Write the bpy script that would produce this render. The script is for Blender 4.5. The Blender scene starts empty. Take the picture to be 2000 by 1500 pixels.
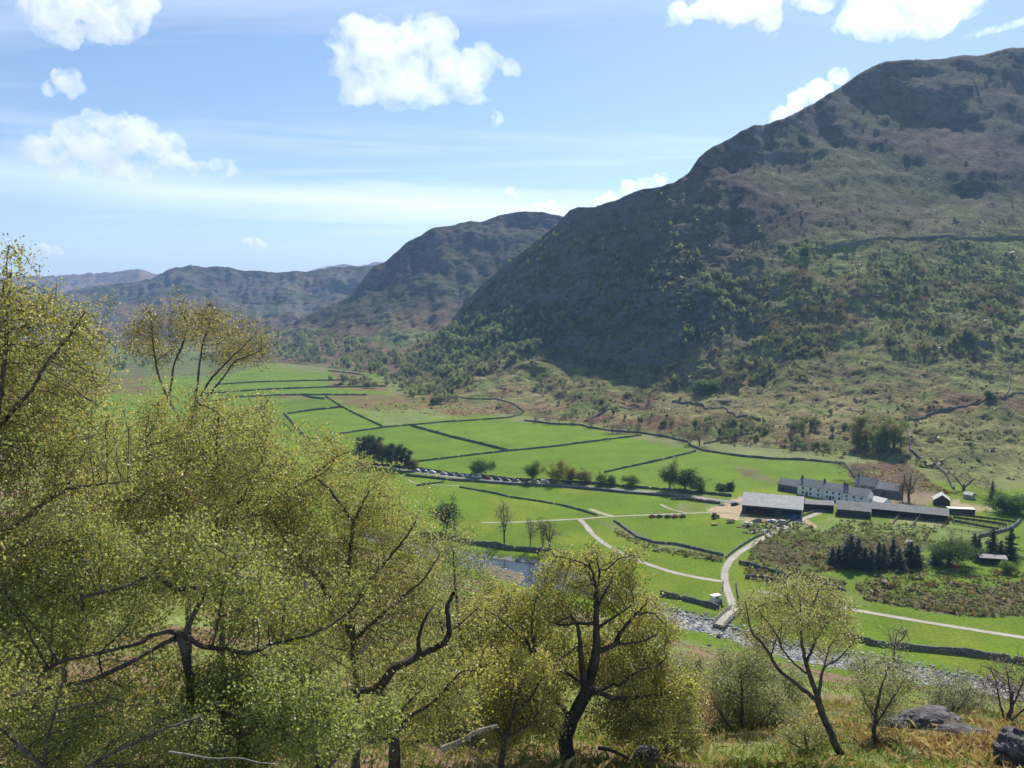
import bpy, math, random
import numpy as np
from mathutils import Vector, Matrix
from mathutils.bvhtree import BVHTree

# ------------------------------------------------------------------ camera, world, sun
S = bpy.context.scene
R = math.radians
CAM_Z = 97.0
FPX = 1570.0                      # focal length in pixels of the 2000 px wide photograph
PITCH = math.atan(150.0 / FPX)    # the eye level sits 150 px above the middle of the photograph
cam_d = bpy.data.cameras.new('camera'); cam = bpy.data.objects.new('camera', cam_d)
S.collection.objects.link(cam); S.camera = cam
cam.location = (0, 0, CAM_Z); cam.rotation_euler = (R(90) - PITCH, 0, 0)
cam_d.sensor_fit = 'HORIZONTAL'; cam_d.sensor_width = 36.0; cam_d.lens = 36.0 * FPX / 2000.0
cam_d.clip_start = 0.1; cam_d.clip_end = 40000.0

SUN_AZ, SUN_EL = R(24.0), R(43.0)     # azimuth to the right of the view axis
sun_d = bpy.data.lights.new('sun', 'SUN'); sun = bpy.data.objects.new('sun', sun_d)
S.collection.objects.link(sun)
sun_d.energy = 5.0; sun_d.angle = R(0.53); sun_d.color = (1.0, 0.955, 0.88)
sdir = Vector((math.sin(SUN_AZ) * math.cos(SUN_EL), math.cos(SUN_AZ) * math.cos(SUN_EL), math.sin(SUN_EL)))
sun.rotation_euler = (-sdir).to_track_quat('-Z', 'Y').to_euler()

W = bpy.data.worlds.new('World'); S.world = W; W.use_nodes = True
S.view_settings.view_transform = 'Standard'; S.view_settings.look = 'None'
S.view_settings.gamma = 1.0; S.view_settings.use_curve_mapping = False
S.view_settings.exposure = 0.64
cy = S.cycles
cy.max_bounces = 12; cy.diffuse_bounces = 2; cy.glossy_bounces = 2; cy.transmission_bounces = 4
cy.transparent_max_bounces = 8; cy.volume_bounces = 10
cy.use_denoising = True
cy.sample_clamp_indirect = 4.0; cy.sample_clamp_direct = 8.0
cy.caustics_reflective = False; cy.caustics_refractive = False

# ------------------------------------------------------------------ helpers
CAMP = Vector((0, 0, CAM_Z))
_c, _s = math.cos(PITCH), math.sin(PITCH)
def ray(u, v):
    """direction of photograph pixel (u,v) with forward component 1 along +Y"""
    a = (u - 1000.0) / FPX; b = -(v - 750.0) / FPX
    y = _c + b * _s; z = -_s + b * _c
    return Vector((a / y, 1.0, z / y))
def at(u, v, y):
    r = ray(u, v); return Vector((r.x * y, y, CAM_Z + r.z * y))
def floor(u, v, z=0.0):
    r = ray(u, v); y = (z - CAM_Z) / r.z
    return Vector((r.x * y, y, z))

def hash3(ix, iy, iz, seed=0):
    h = (ix.astype(np.int64) * 374761393 + iy.astype(np.int64) * 668265263 + iz.astype(np.int64) * 2147483647 + seed * 1274126177) & 0xffffffff
    h = ((h ^ (h >> 13)) * 1274126177) & 0xffffffff
    h = (h ^ (h >> 16)) & 0xffffffff
    return h.astype(np.float64) / 4294967295.0
def vnoise(x, y, z=None, seed=0):
    x = np.asarray(x, float); y = np.asarray(y, float)
    z = np.zeros_like(x) if z is None else np.asarray(z, float)
    ix, iy, iz = np.floor(x), np.floor(y), np.floor(z)
    fx, fy, fz = x - ix, y - iy, z - iz
    fx = fx * fx * (3 - 2 * fx); fy = fy * fy * (3 - 2 * fy); fz = fz * fz * (3 - 2 * fz)
    r = 0
    for dx in (0, 1):
        wx = fx if dx else 1 - fx
        for dy in (0, 1):
            wy = fy if dy else 1 - fy
            for dz in (0, 1):
                wz = fz if dz else 1 - fz
                r = r + wx * wy * wz * hash3(ix + dx, iy + dy, iz + dz, seed)
    return r * 2 - 1
def fbm(x, y, z=None, seed=0, oct=5, gain=0.5, lac=2.03):
    a = 1.0; t = 0; n = 0
    x = np.asarray(x, float); y = np.asarray(y, float); z = None if z is None else np.asarray(z, float)
    for k in range(oct):
        t = t + a * vnoise(x, y, z, seed + k * 17); n += a
        x = x * lac + 3.1; y = y * lac + 7.7
        if z is not None: z = z * lac + 1.3
        a *= gain
    return t / n
def smooth(e0, e1, x):
    t = np.clip((np.asarray(x, float) - e0) / (e1 - e0), 0, 1); return t * t * (3 - 2 * t)

def link(o):
    S.collection.objects.link(o); return o
def tag(o, label=None, cat=None, group=None, kind=None):
    if label: o['label'] = label
    if cat: o['category'] = cat
    if group: o['group'] = group
    if kind or cat: o['kind'] = kind or 'thing'
    return o
def empty(name, loc, rz=0.0):
    o = bpy.data.objects.new(name, None); o.location = loc; o.rotation_euler = (0, 0, rz)
    o.empty_display_size = 0.5
    return link(o)
def mesh_np(name, V, F, mats, smooth_shade=False, parent=None, midx=None, col=None):
    """V (n,3) array, F (m,k) array of equal-size polygons"""
    V = np.asarray(V, np.float32); F = np.asarray(F, np.int32)
    me = bpy.data.meshes.new(name)
    me.vertices.add(len(V)); me.vertices.foreach_set('co', V.ravel())
    k = F.shape[1]
    me.loops.add(F.size); me.loops.foreach_set('vertex_index', F.ravel())
    me.polygons.add(len(F)); me.polygons.foreach_set('loop_start', np.arange(0, F.size, k, dtype=np.int32))
    me.polygons.foreach_set('loop_total', np.full(len(F), k, np.int32))
    if midx is not None: me.polygons.foreach_set('material_index', np.asarray(midx, np.int32))
    me.polygons.foreach_set('use_smooth', np.full(len(F), bool(smooth_shade)))
    for m in (mats if isinstance(mats, (list, tuple)) else [mats]): me.materials.append(m)
    if col is not None:
        a = me.color_attributes.new('Col', 'FLOAT_COLOR', 'POINT')
        c = np.ones((len(V), 4), np.float32); c[:, :3] = col; a.data.foreach_set('color', c.ravel())
    me.update(calc_edges=True)
    o = link(bpy.data.objects.new(name, me))
    if parent: o.parent = parent
    return o
class MB:
    """collects polygons of any size, builds one mesh object"""
    def __init__(s): s.v = []; s.f = []; s.m = []
    def add(s, vs, fs, mi=0):
        b = len(s.v); s.v += [tuple(p) for p in vs]
        for f in fs: s.f.append([b + i for i in f]); s.m.append(mi)
    def box(s, lo, hi, mi=0, M=None, taper=0.0):
        x0, y0, z0 = lo; x1, y1, z1 = hi; t = taper
        vs = [(x0, y0, z0), (x1, y0, z0), (x1, y1, z0), (x0, y1, z0), (x0 + t, y0 + t, z1), (x1 - t, y0 + t, z1), (x1 - t, y1 - t, z1), (x0 + t, y1 - t, z1)]
        if M is not None: vs = [M @ Vector(p) for p in vs]
        s.add(vs, [(3, 2, 1, 0), (4, 5, 6, 7), (0, 1, 5, 4), (1, 2, 6, 5), (2, 3, 7, 6), (3, 0, 4, 7)], mi)
    def prism(s, prof, x0, x1, mi=0):
        """profile of (y,z) extruded along x"""
        n = len(prof)
        vs = [(x0, y, z) for y, z in prof] + [(x1, y, z) for y, z in prof]
        fs = [tuple(range(n - 1, -1, -1)), tuple(range(n, 2 * n))] + [(i, (i + 1) % n, n + (i + 1) % n, n + i) for i in range(n)]
        s.add(vs, fs, mi)
    def cyl(s, p0, p1, r0, r1=None, n=10, mi=0):
        r1 = r0 if r1 is None else r1
        p0, p1 = Vector(p0), Vector(p1); d = (p1 - p0).normalized()
        a = d.orthogonal().normalized(); b = d.cross(a)
        vs = [p0 + (a * math.cos(2 * math.pi * i / n) + b * math.sin(2 * math.pi * i / n)) * r0 for i in range(n)]
        vs += [p1 + (a * math.cos(2 * math.pi * i / n) + b * math.sin(2 * math.pi * i / n)) * r1 for i in range(n)]
        s.add(vs, [tuple(range(n - 1, -1, -1)), tuple(range(n, 2 * n))] + [(i, (i + 1) % n, n + (i + 1) % n, n + i) for i in range(n)], mi)
    def build(s, name, mats, parent=None, smooth_shade=False):
        me = bpy.data.meshes.new(name); me.from_pydata(s.v, [], s.f)
        for m in (mats if isinstance(mats, (list, tuple)) else [mats]): me.materials.append(m)
        me.polygons.foreach_set('material_index', s.m)
        me.polygons.foreach_set('use_smooth', [smooth_shade] * len(s.f))
        me.update(); o = link(bpy.data.objects.new(name, me))
        if parent: o.parent = parent
        return o

# ------------------------------------------------------------------ materials
class NT:
    def __init__(s, name):
        s.m = bpy.data.materials.new(name); s.m.use_nodes = True
        s.t = s.m.node_tree; s.t.nodes.clear(); s.out = s.n('ShaderNodeOutputMaterial')
    def n(s, typ, **kw):
        nd = s.t.nodes.new(typ)
        for k, v in kw.items():
            if k in nd.inputs.keys(): s.put(nd, k, v)
            else: setattr(nd, k, v)
        return nd
    def put(s, nd, k, v):
        i = nd.inputs[k]
        if hasattr(v, 'node'): s.t.links.new(v, i)
        else:
            if i.type == 'RGBA' and len(v) == 3: v = (*v, 1)
            i.default_value = v
    def mix(s, f, a, b, mode='MIX'):
        nd = s.t.nodes.new('ShaderNodeMix'); nd.data_type = 'RGBA'; nd.blend_type = mode; nd.clamp_factor = True
        for idx, v in ((0, f), (6, a), (7, b)):
            i = nd.inputs[idx]
            if hasattr(v, 'node'): s.t.links.new(v, i)
            else: i.default_value = (*v, 1) if isinstance(v, tuple) and len(v) == 3 else v
        return nd.outputs[2]
    def math(s, op, a, b=0.0, c=0.0, clamp=False):
        nd = s.t.nodes.new('ShaderNodeMath'); nd.operation = op; nd.use_clamp = clamp
        for i, v in enumerate((a, b, c)):
            if hasattr(v, 'node'): s.t.links.new(v, nd.inputs[i])
            else: nd.inputs[i].default_value = v
        return nd.outputs[0]
    def ramp(s, f, stops):
        nd = s.t.nodes.new('ShaderNodeValToRGB'); s.t.links.new(f, nd.inputs[0])
        e = nd.color_ramp.elements
        while len(e) < len(stops): e.new(0.5)
        for k, (p, c) in enumerate(stops):
            e[k].position = p; e[k].color = (*c, 1) if isinstance(c, tuple) else (c, c, c, 1)
        return nd.outputs[0]
    def coord(s, kind='Object', scale=1.0, stretch=None):
        tc = s.n('ShaderNodeTexCoord').outputs[kind]
        if scale == 1.0 and stretch is None: return tc
        mp = s.n('ShaderNodeMapping'); s.t.links.new(tc, mp.inputs[0])
        mp.inputs['Scale'].default_value = stretch if stretch else (scale,) * 3
        return mp.outputs[0]
    def pos(s): return s.n('ShaderNodeNewGeometry').outputs['Position']
    def noise(s, vec, scale, detail=4.0, rough=0.55, dist=0.0):
        nd = s.n('ShaderNodeTexNoise'); s.t.links.new(vec, nd.inputs['Vector'])
        nd.inputs['Scale'].default_value = scale; nd.inputs['Detail'].default_value = detail
        nd.inputs['Roughness'].default_value = rough; nd.inputs['Distortion'].default_value = dist
        return nd.outputs['Fac']
    def vor(s, vec, scale, feature='F1', out='Distance'):
        nd = s.n('ShaderNodeTexVoronoi'); nd.feature = feature; s.t.links.new(vec, nd.inputs['Vector'])
        nd.inputs['Scale'].default_value = scale; return nd.outputs[out]
    def bump(s, h, strength, dist):
        nd = s.n('ShaderNodeBump'); s.t.links.new(h, nd.inputs['Height'])
        nd.inputs['Strength'].default_value = strength; nd.inputs['Distance'].default_value = dist
        return nd.outputs[0]
    def bsdf(s, col, rough=0.9, spec=0.2, metal=0.0, normal=None):
        nd = s.n('ShaderNodeBsdfPrincipled')
        s.put(nd, 'Base Color', col); s.put(nd, 'Roughness', rough); s.put(nd, 'Specular IOR Level', spec); s.put(nd, 'Metallic', metal)
        if normal is not None: s.t.links.new(normal, nd.inputs['Normal'])
        s.t.links.new(nd.outputs[0], s.out.inputs[0]); return nd
    def vcol(s, name='Col'): return s.n('ShaderNodeVertexColor', layer_name=name).outputs[0]

def simple(name, col, rough=0.8, var=0.25, scale=3.0, spec=0.25, metal=0.0, bump=0.0):
    t = NT(name); c = t.coord('Object')
    nz = t.noise(c, scale, 5, 0.6)
    a = tuple(x * (1 - var) for x in col); b = tuple(min(1, x * (1 + var)) for x in col)
    t.bsdf(t.ramp(nz, [(0.3, a), (0.7, b)]), rough, spec, metal, t.bump(nz, 0.5, bump) if bump else None)
    return t.m
# ------------------------------------------------------------------ sky: Nishita plus thin high cloud streaks
def build_world():
    t = W.node_tree; t.nodes.clear(); N = t.nodes.new; L = t.links.new
    out = N('ShaderNodeOutputWorld'); bg = N('ShaderNodeBackground'); bg.inputs[1].default_value = 0.089
    sky = N('ShaderNodeTexSky'); sky.sky_type = 'NISHITA'; sky.sun_disc = False
    sky.sun_elevation = SUN_EL; sky.sun_rotation = SUN_AZ; sky.altitude = 200
    sky.air_density = 1.0; sky.dust_density = 0.35; sky.ozone_density = 3.0
    L(bg.outputs[0], out.inputs[0])
    tc = N('ShaderNodeTexCoord'); sep = N('ShaderNodeSeparateXYZ'); L(tc.outputs['Generated'], sep.inputs[0])
    def m(op, a, b=0.0, clamp=False):
        nd = N('ShaderNodeMath'); nd.operation = op; nd.use_clamp = clamp
        for i, v in enumerate((a, b)):
            if hasattr(v, 'node'): L(v, nd.inputs[i])
            else: nd.inputs[i].default_value = v
        return nd.outputs[0]
    # streaks lie on a high flat layer: plane coordinates x/z, y/z
    z = m('MAXIMUM', sep.outputs[2], 0.012)
    zz = m('ADD', z, 0.05)
    px = m('DIVIDE', sep.outputs[0], zz); py = m('DIVIDE', sep.outputs[1], zz)
    comb = N('ShaderNodeCombineXYZ'); L(px, comb.inputs[0]); L(py, comb.inputs[1])
    mp = N('ShaderNodeMapping'); L(comb.outputs[0], mp.inputs[0]); mp.inputs['Rotation'].default_value = (0, 0, R(-14))
    mp.inputs['Scale'].default_value = (0.28, 1.0, 1); mp.inputs['Location'].default_value = (1.3, 0.4, 0)
    n1 = N('ShaderNodeTexNoise'); L(mp.outputs[0], n1.inputs['Vector']); n1.inputs['Scale'].default_value = 1.1
    n1.inputs['Detail'].default_value = 7; n1.inputs['Roughness'].default_value = 0.58; n1.inputs['Distortion'].default_value = 0.6
    rmp = N('ShaderNodeValToRGB'); L(n1.outputs['Fac'], rmp.inputs[0])
    rmp.color_ramp.elements[0].position = 0.50; rmp.color_ramp.elements[0].color = (0, 0, 0, 1)
    rmp.color_ramp.elements[1].position = 0.80; rmp.color_ramp.elements[1].color = (1, 1, 1, 1)
    # long low band about eight degrees up, breaking up towards its edges
    az = m('ARCTAN2', sep.outputs[0], sep.outputs[1])
    n2 = N('ShaderNodeTexNoise'); mp2 = N('ShaderNodeMapping'); L(tc.outputs['Generated'], mp2.inputs[0])
    mp2.inputs['Scale'].default_value = (2.2, 2.2, 22); L(mp2.outputs[0], n2.inputs['Vector']); n2.inputs['Scale'].default_value = 1.6
    n2.inputs['Detail'].default_value = 7; n2.inputs['Roughness'].default_value = 0.6
    c0 = m('SUBTRACT', 0.126, m('MULTIPLY', m('ADD', az, 0.25), 0.035))
    dz = m('ABSOLUTE', m('SUBTRACT', m('ADD', sep.outputs[2], m('MULTIPLY', m('SUBTRACT', n2.outputs['Fac'], 0.5), 0.05)), c0))
    band = m('SUBTRACT', 1.0, m('DIVIDE', dz, 0.029), True)
    band = m('MULTIPLY', m('POWER', band, 0.7), m('SUBTRACT', 0.95, m('MULTIPLY', m('ABSOLUTE', m('ADD', az, 0.12)), 1.2), True))
    amt = m('MAXIMUM', m('MULTIPLY', rmp.outputs[0], 0.5), m('MULTIPLY', band, 0.8))
    # pale horizon veil
    veil = m('SUBTRACT', 1.0, m('DIVIDE', m('MAXIMUM', sep.outputs[2], 0.0), 0.26), True)
    amt = m('MAXIMUM', amt, m('MULTIPLY', m('POWER', veil, 2.0), 0.16))
    mx = N('ShaderNodeMix'); mx.data_type = 'RGBA'; L(amt, mx.inputs[0]); L(sky.outputs[0], mx.inputs[6])
    mx.inputs[7].default_value = (10.5, 10.8, 11.2, 1)
    L(mx.outputs[2], bg.inputs[0])
build_world()
# ------------------------------------------------------------------ terrain: valley floor and the slope the camera stands on
def inside(poly, X, Y):
    n = len(poly); r = np.zeros(X.shape, bool); j = n - 1
    for i in range(n):
        xi, yi = poly[i][0], poly[i][1]; xj, yj = poly[j][0], poly[j][1]
        if yi != yj:
            r ^= ((yi > Y) != (yj > Y)) & (X < (xj - xi) * (Y - yi) / (yj - yi) + xi)
        j = i
    return r
def fl(*pts): return [tuple(floor(u, v))[:2] for u, v in pts]
RIVER = fl((700, 1020), (820, 1052), (930, 1076), (1000, 1084), (1110, 1098), (1200, 1135), (1310, 1186), (1400, 1204), (1440, 1224), (1550, 1253), (1660, 1274), (1800, 1298), (1920, 1322), (2080, 1352), (2300, 1390), (2300, 1440),
           (2080, 1394), (1920, 1356), (1830, 1342), (1700, 1314), (1550, 1291), (1440, 1255), (1395, 1238), (1310, 1226), (1250, 1200), (1120, 1156), (1010, 1146), (930, 1116), (820, 1090), (700, 1050))
def foot(x): return np.clip(268.0 - 0.84 * x, 110, 900)
def ground_z(x, y):
    x = np.asarray(x, float); y = np.asarray(y, float)
    F = foot(x); d = np.clip(y, 0.0, None)
    h = 1.7 + 95.3 * np.power(np.clip(d / F, 0, 5), 0.86)
    sl = CAM_Z - h + np.where(y < 0, -0.55 * y, 0)
    sl = sl + (fbm(x / 14, y / 14, seed=3, oct=4) * 1.3 + fbm(x / 3.0, y / 3.0, seed=9, oct=3) * 0.25) * smooth(3, 25, d) * smooth(0, 40, F - y)
    fz = fbm(x / 60, y / 60, seed=5, oct=3) * 0.25 * smooth(240, 330, y)
    k = 1.4
    return np.where(y > F + 12, fz, np.log(np.exp(np.clip((sl - fz) / k, -30, 60)) + 1) * k + fz - 0.0)
def gz(x, y): return float(ground_z(np.array([x]), np.array([y]))[0])

# colours of the floor, patch by patch (linear reflectances)
GRASS = np.array((0.106, 0.168, 0.010)); GRASS2 = np.array((0.085, 0.160, 0.026)); PALE = np.array((0.160, 0.190, 0.060))
BRACK = np.array((0.150, 0.098, 0.045)); ROUGHG = np.array((0.150, 0.150, 0.060)); RUSH = np.array((0.085, 0.075, 0.036))
GRAVEL = np.array((0.30, 0.285, 0.265)); YARD = np.array((0.36, 0.27, 0.18))
PATCH = [  # (pixels on the floor, colour, breakup)
    ([(-200, 640), (520, 640), (560, 705), (420, 735), (-200, 735)], np.array((0.10, 0.105, 0.04)), .5),
    ([(-200, 735), (420, 735), (430, 760), (-200, 790)], BRACK * .9, .6),
    ([(380, 790), (555, 775), (560, 806), (596, 852), (500, 870), (300, 860)], GRASS * .93, .1),
    ([(802, 833), (1000, 818), (1135, 832), (1253, 850), (1000, 881)], GRASS * np.array((1.06, 1.04, 1.0)), .1),
    ([(750, 835), (802, 833), (992, 881), (815, 902), (700, 890)], GRASS * np.array((.97, 1.0, 1.1)), .1),
    ([(815, 903), (1253, 851), (1350, 875), (1180, 924), (1170, 946), (820, 916)], GRASS * np.array((.95, 1.0, .9)), .1),
    ([(1360, 883), (1180, 924), (1220, 950), (1430, 965), (1520, 940), (1660, 935), (1650, 908)], GRASS * np.array((1.03, 1.03, 1.1)), .1),
    ([(1400, 900), (1440, 905), (1530, 945), (1500, 950)], RUSH * 1.5, .8),
    ([(792, 935), (1000, 950), (1330, 974), (1290, 1003), (1170, 1005), (900, 953)], GRASS * np.array((.94, .98, 1.0)), .1),
    ([(1165, 1015), (1215, 1025), (1265, 1052), (1420, 1080), (1415, 1095), (1270, 1070), (1210, 1045)], PALE * .8, .45),
    ([(1455, 1150), (1700, 1160), (1700, 1185), (1460, 1165)], ROUGHG, .6),
    ([(520, 690), (560, 722), (1010, 822), (1135, 832), (1350, 880), (1660, 905), (1900, 950), (2100, 960), (2100, 600.6), (300, 600.6), (300, 690)], ROUGHG, .4),
    ([(440, 730), (740, 722), (760, 775), (540, 800), (300, 800), (300, 740)], GRASS, .2),
    ([(645, 722), (705, 722), (740, 752), (660, 745)], BRACK, .5),
    ([(536, 771), (600, 771), (625, 779), (540, 779)], BRACK, .5),
    ([(640, 745), (750, 742), (760, 766), (640, 757)], BRACK, .7),
    ([(640, 772), (720, 772), (860, 768), (985, 785), (1010, 806), (900, 815), (760, 806), (680, 795)], BRACK, .55),
    ([(700, 800), (860, 800), (880, 815), (800, 828), (745, 830)], PALE, .5),
    ([(554, 808), (669, 797), (746, 834), (660, 846), (590, 850)], GRASS * 1.02, .1),
    ([(540, 785), (640, 775), (668, 795), (556, 806)], GRASS * 0.85, .1),
    ([(1375, 868), (1475, 846), (1600, 838), (1700, 850), (1690, 905), (1450, 892)], np.array((0.145, 0.165, 0.06)), .4),
    ([(1655, 905), (1770, 905), (1860, 965), (1700, 965), (1660, 930)], np.array((0.105, 0.065, 0.045)), .35),
    ([(1470, 1060), (1560, 1030), (1800, 1045), (1830, 1060), (1700, 1105), (1560, 1125), (1460, 1095)], RUSH, .45),
    ([(1620, 1010), (1960, 1030), (1960, 1070), (1700, 1045), (1560, 1035)], np.array((0.145, 0.185, 0.05)), .4),
    ([(1660, 1135), (2100, 1140), (2100, 1200), (1900, 1205), (1690, 1170)], RUSH * 1.15, .75),
    ([(1440, 1098), (1650, 1135), (1650, 1160), (1470, 1135)], RUSH * 1.2, .6),
    ([(1320, 985), (1420, 975), (1460, 990), (1400, 1002), (1330, 1000)], PALE, .6),
    ([(1380, 996), (1440, 972), (1480, 975), (1462, 1010), (1580, 1016), (1600, 1030), (1480, 1022), (1400, 1010)], YARD, .0),
    ([(1440, 1012), (1590, 1020), (1540, 1045), (1440, 1040)], PALE, .7),
    ([(1820, 975), (1905, 985), (1960, 1000), (1850, 1000)], YARD * 0.9, .3),
    ([(1640, 955), (1830, 960), (1830, 985), (1700, 990), (1590, 985)], YARD * 0.6, .3),
    ([(1735, 1005), (1860, 1015), (1850, 1030), (1740, 1022)], np.array((0.20, 0.19, 0.075)), .3),
]
def build_ground():
    az = np.concatenate([np.linspace(-75, -42, 60), np.linspace(-41.8, 41.8, 640), np.linspace(42, 75, 60)]) * math.pi / 180
    r = np.concatenate([np.array([0.0, .4]), np.geomspace(0.9, 100, 190), 100 + np.cumsum(np.geomspace(0.9, 2.2, 200)), ])
    r = np.concatenate([r, np.geomspace(r[-1] + 2.4, 6000, 170)])
    A, Rr = np.meshgrid(az, r, indexing='ij')
    X = np.sin(A) * Rr; Y = np.cos(A) * Rr
    Z = ground_z(X, Y)
    riv = inside(RIVER, X, Y)
    near = (Y > 120) & (Y < 700) & (np.abs(X) < 420); dd = np.full(X.shape, 99.0); px, py = X[near], Y[near]; dm = np.full(px.shape, 99.0)
    for (ax, ay), (bx, by) in zip(RIVER, RIVER[1:] + RIVER[:1]):
        ex, ey = bx - ax, by - ay; q = np.clip(((px - ax) * ex + (py - ay) * ey) / (ex * ex + ey * ey + 1e-9), 0, 1)
        dm = np.minimum(dm, np.hypot(px - ax - q * ex, py - ay - q * ey))
    dd[near] = dm
    Z = np.where(riv, Z - np.where(X / np.maximum(Y, 1) * FPX + 1000 > 1235, 1.18, 1.75) * smooth(0, 3.2, dd) + np.where(X / np.maximum(Y, 1) * FPX + 1000 > 1235, .55, .15) * fbm(X / 4, Y / 4, seed=21) * smooth(0, 2, dd), Z)
    spit = inside(fl((915, 1102), (960, 1097), (1000, 1105), (1026, 1120), (1000, 1138), (930, 1120)), X + 2 * fbm(X / 6, Y / 6, seed=61), Y + 3 * fbm(X / 6, Y / 6, seed=62))
    Z = np.where(spit & riv, -1.0 + .2 * fbm(X / 5, Y / 5, seed=63), Z)
    # far floor falls slowly away so the hills behind rise out of it
    V = np.stack([X, Y, Z], -1).reshape(-1, 3)
    F = foot(X)
    n1 = fbm(X / 45, Y / 45, seed=31); n2 = fbm(X / 7, Y / 7, seed=33)
    C = np.zeros(X.shape + (3,)); C[:] = GRASS
    n0 = fbm(X / 18, Y / 30, seed=37)
    C *= (1 + 0.14 * n1 + 0.07 * n2)[..., None]; C = C * (1 + np.array((.28, .06, .4)) * smooth(.0, .45, n0 + n1 * .6)[..., None])
    wob = fbm(X / 12, Y / 12, seed=41) ; 
    for pix, col, br in PATCH:
        poly = fl(*[(u, max(v, 612)) for u, v in pix])
        m = inside(poly, X + wob * 4 * (br > 0), Y + wob * 8 * (br > 0)).astype(float)
        m *= 1 - br * smooth(-0.05, 0.12, fbm(X / 9 + 5, Y / 16, seed=int(abs(pix[0][0]))))
        C = C * (1 - m[..., None]) + (col * (1 + 0.12 * n2)[..., None]) * m[..., None]
    # riverbed
    g = (riv & (dd > 1.6 + wob))[..., None]
    C = np.where(g, GRAVEL * (1 + 0.3 * n2[..., None]), C)
    C = np.where((spit & riv)[..., None], np.array((.17, .14, .10)) * (1 + 0.3 * n2[..., None]), C)
    # the slope below the camera: rough grass, moss, dead bracken near by
    sl = smooth(-4, 10, F - Y)
    brk = smooth(-0.12, 0.10, fbm(X / 11, Y / 11, seed=51) + 0.22 * (1 - smooth(14, 45, Y)) - 0.07)
    cs = ROUGHG * np.array((.95, 1.15, .8)) * (1 + .3 * n2)[..., None]
    cs = cs * (1 - brk[..., None]) + np.array((0.175, 0.118, 0.075)) * (1 + .3 * n2)[..., None] * brk[..., None]
    C = C * (1 - sl[..., None]) + cs * sl[..., None]
    ni, nj = X.shape
    idx = np.arange(ni * nj).reshape(ni, nj)
    Fq = np.stack([idx[:-1, :-1], idx[1:, :-1], idx[1:, 1:], idx[:-1, 1:]], -1).reshape(-1, 4)
    t = NT('turf'); p = t.pos(); c = t.vcol()
    fine = t.noise(p, 0.9, 6, 0.65); big = t.noise(p, 0.035, 4, 0.6)
    f2 = t.ramp(fine, [(0.3, 0.68), (0.7, 1.3)]); b2 = t.ramp(big, [(0.35, 0.86), (0.65, 1.12)])
    cc = t.mix(1.0, t.mix(1.0, c, f2, 'MULTIPLY'), b2, 'MULTIPLY')
    t.bsdf(cc, 0.95, 0.08, normal=t.bump(fine, 0.7, 0.35))
    o = mesh_np('ground', V, Fq, t.m, True, col=np.clip(C.reshape(-1, 3), 0, 1))
    tag(o, kind='structure')
    return V, Fq
GV, GF = build_ground()

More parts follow.
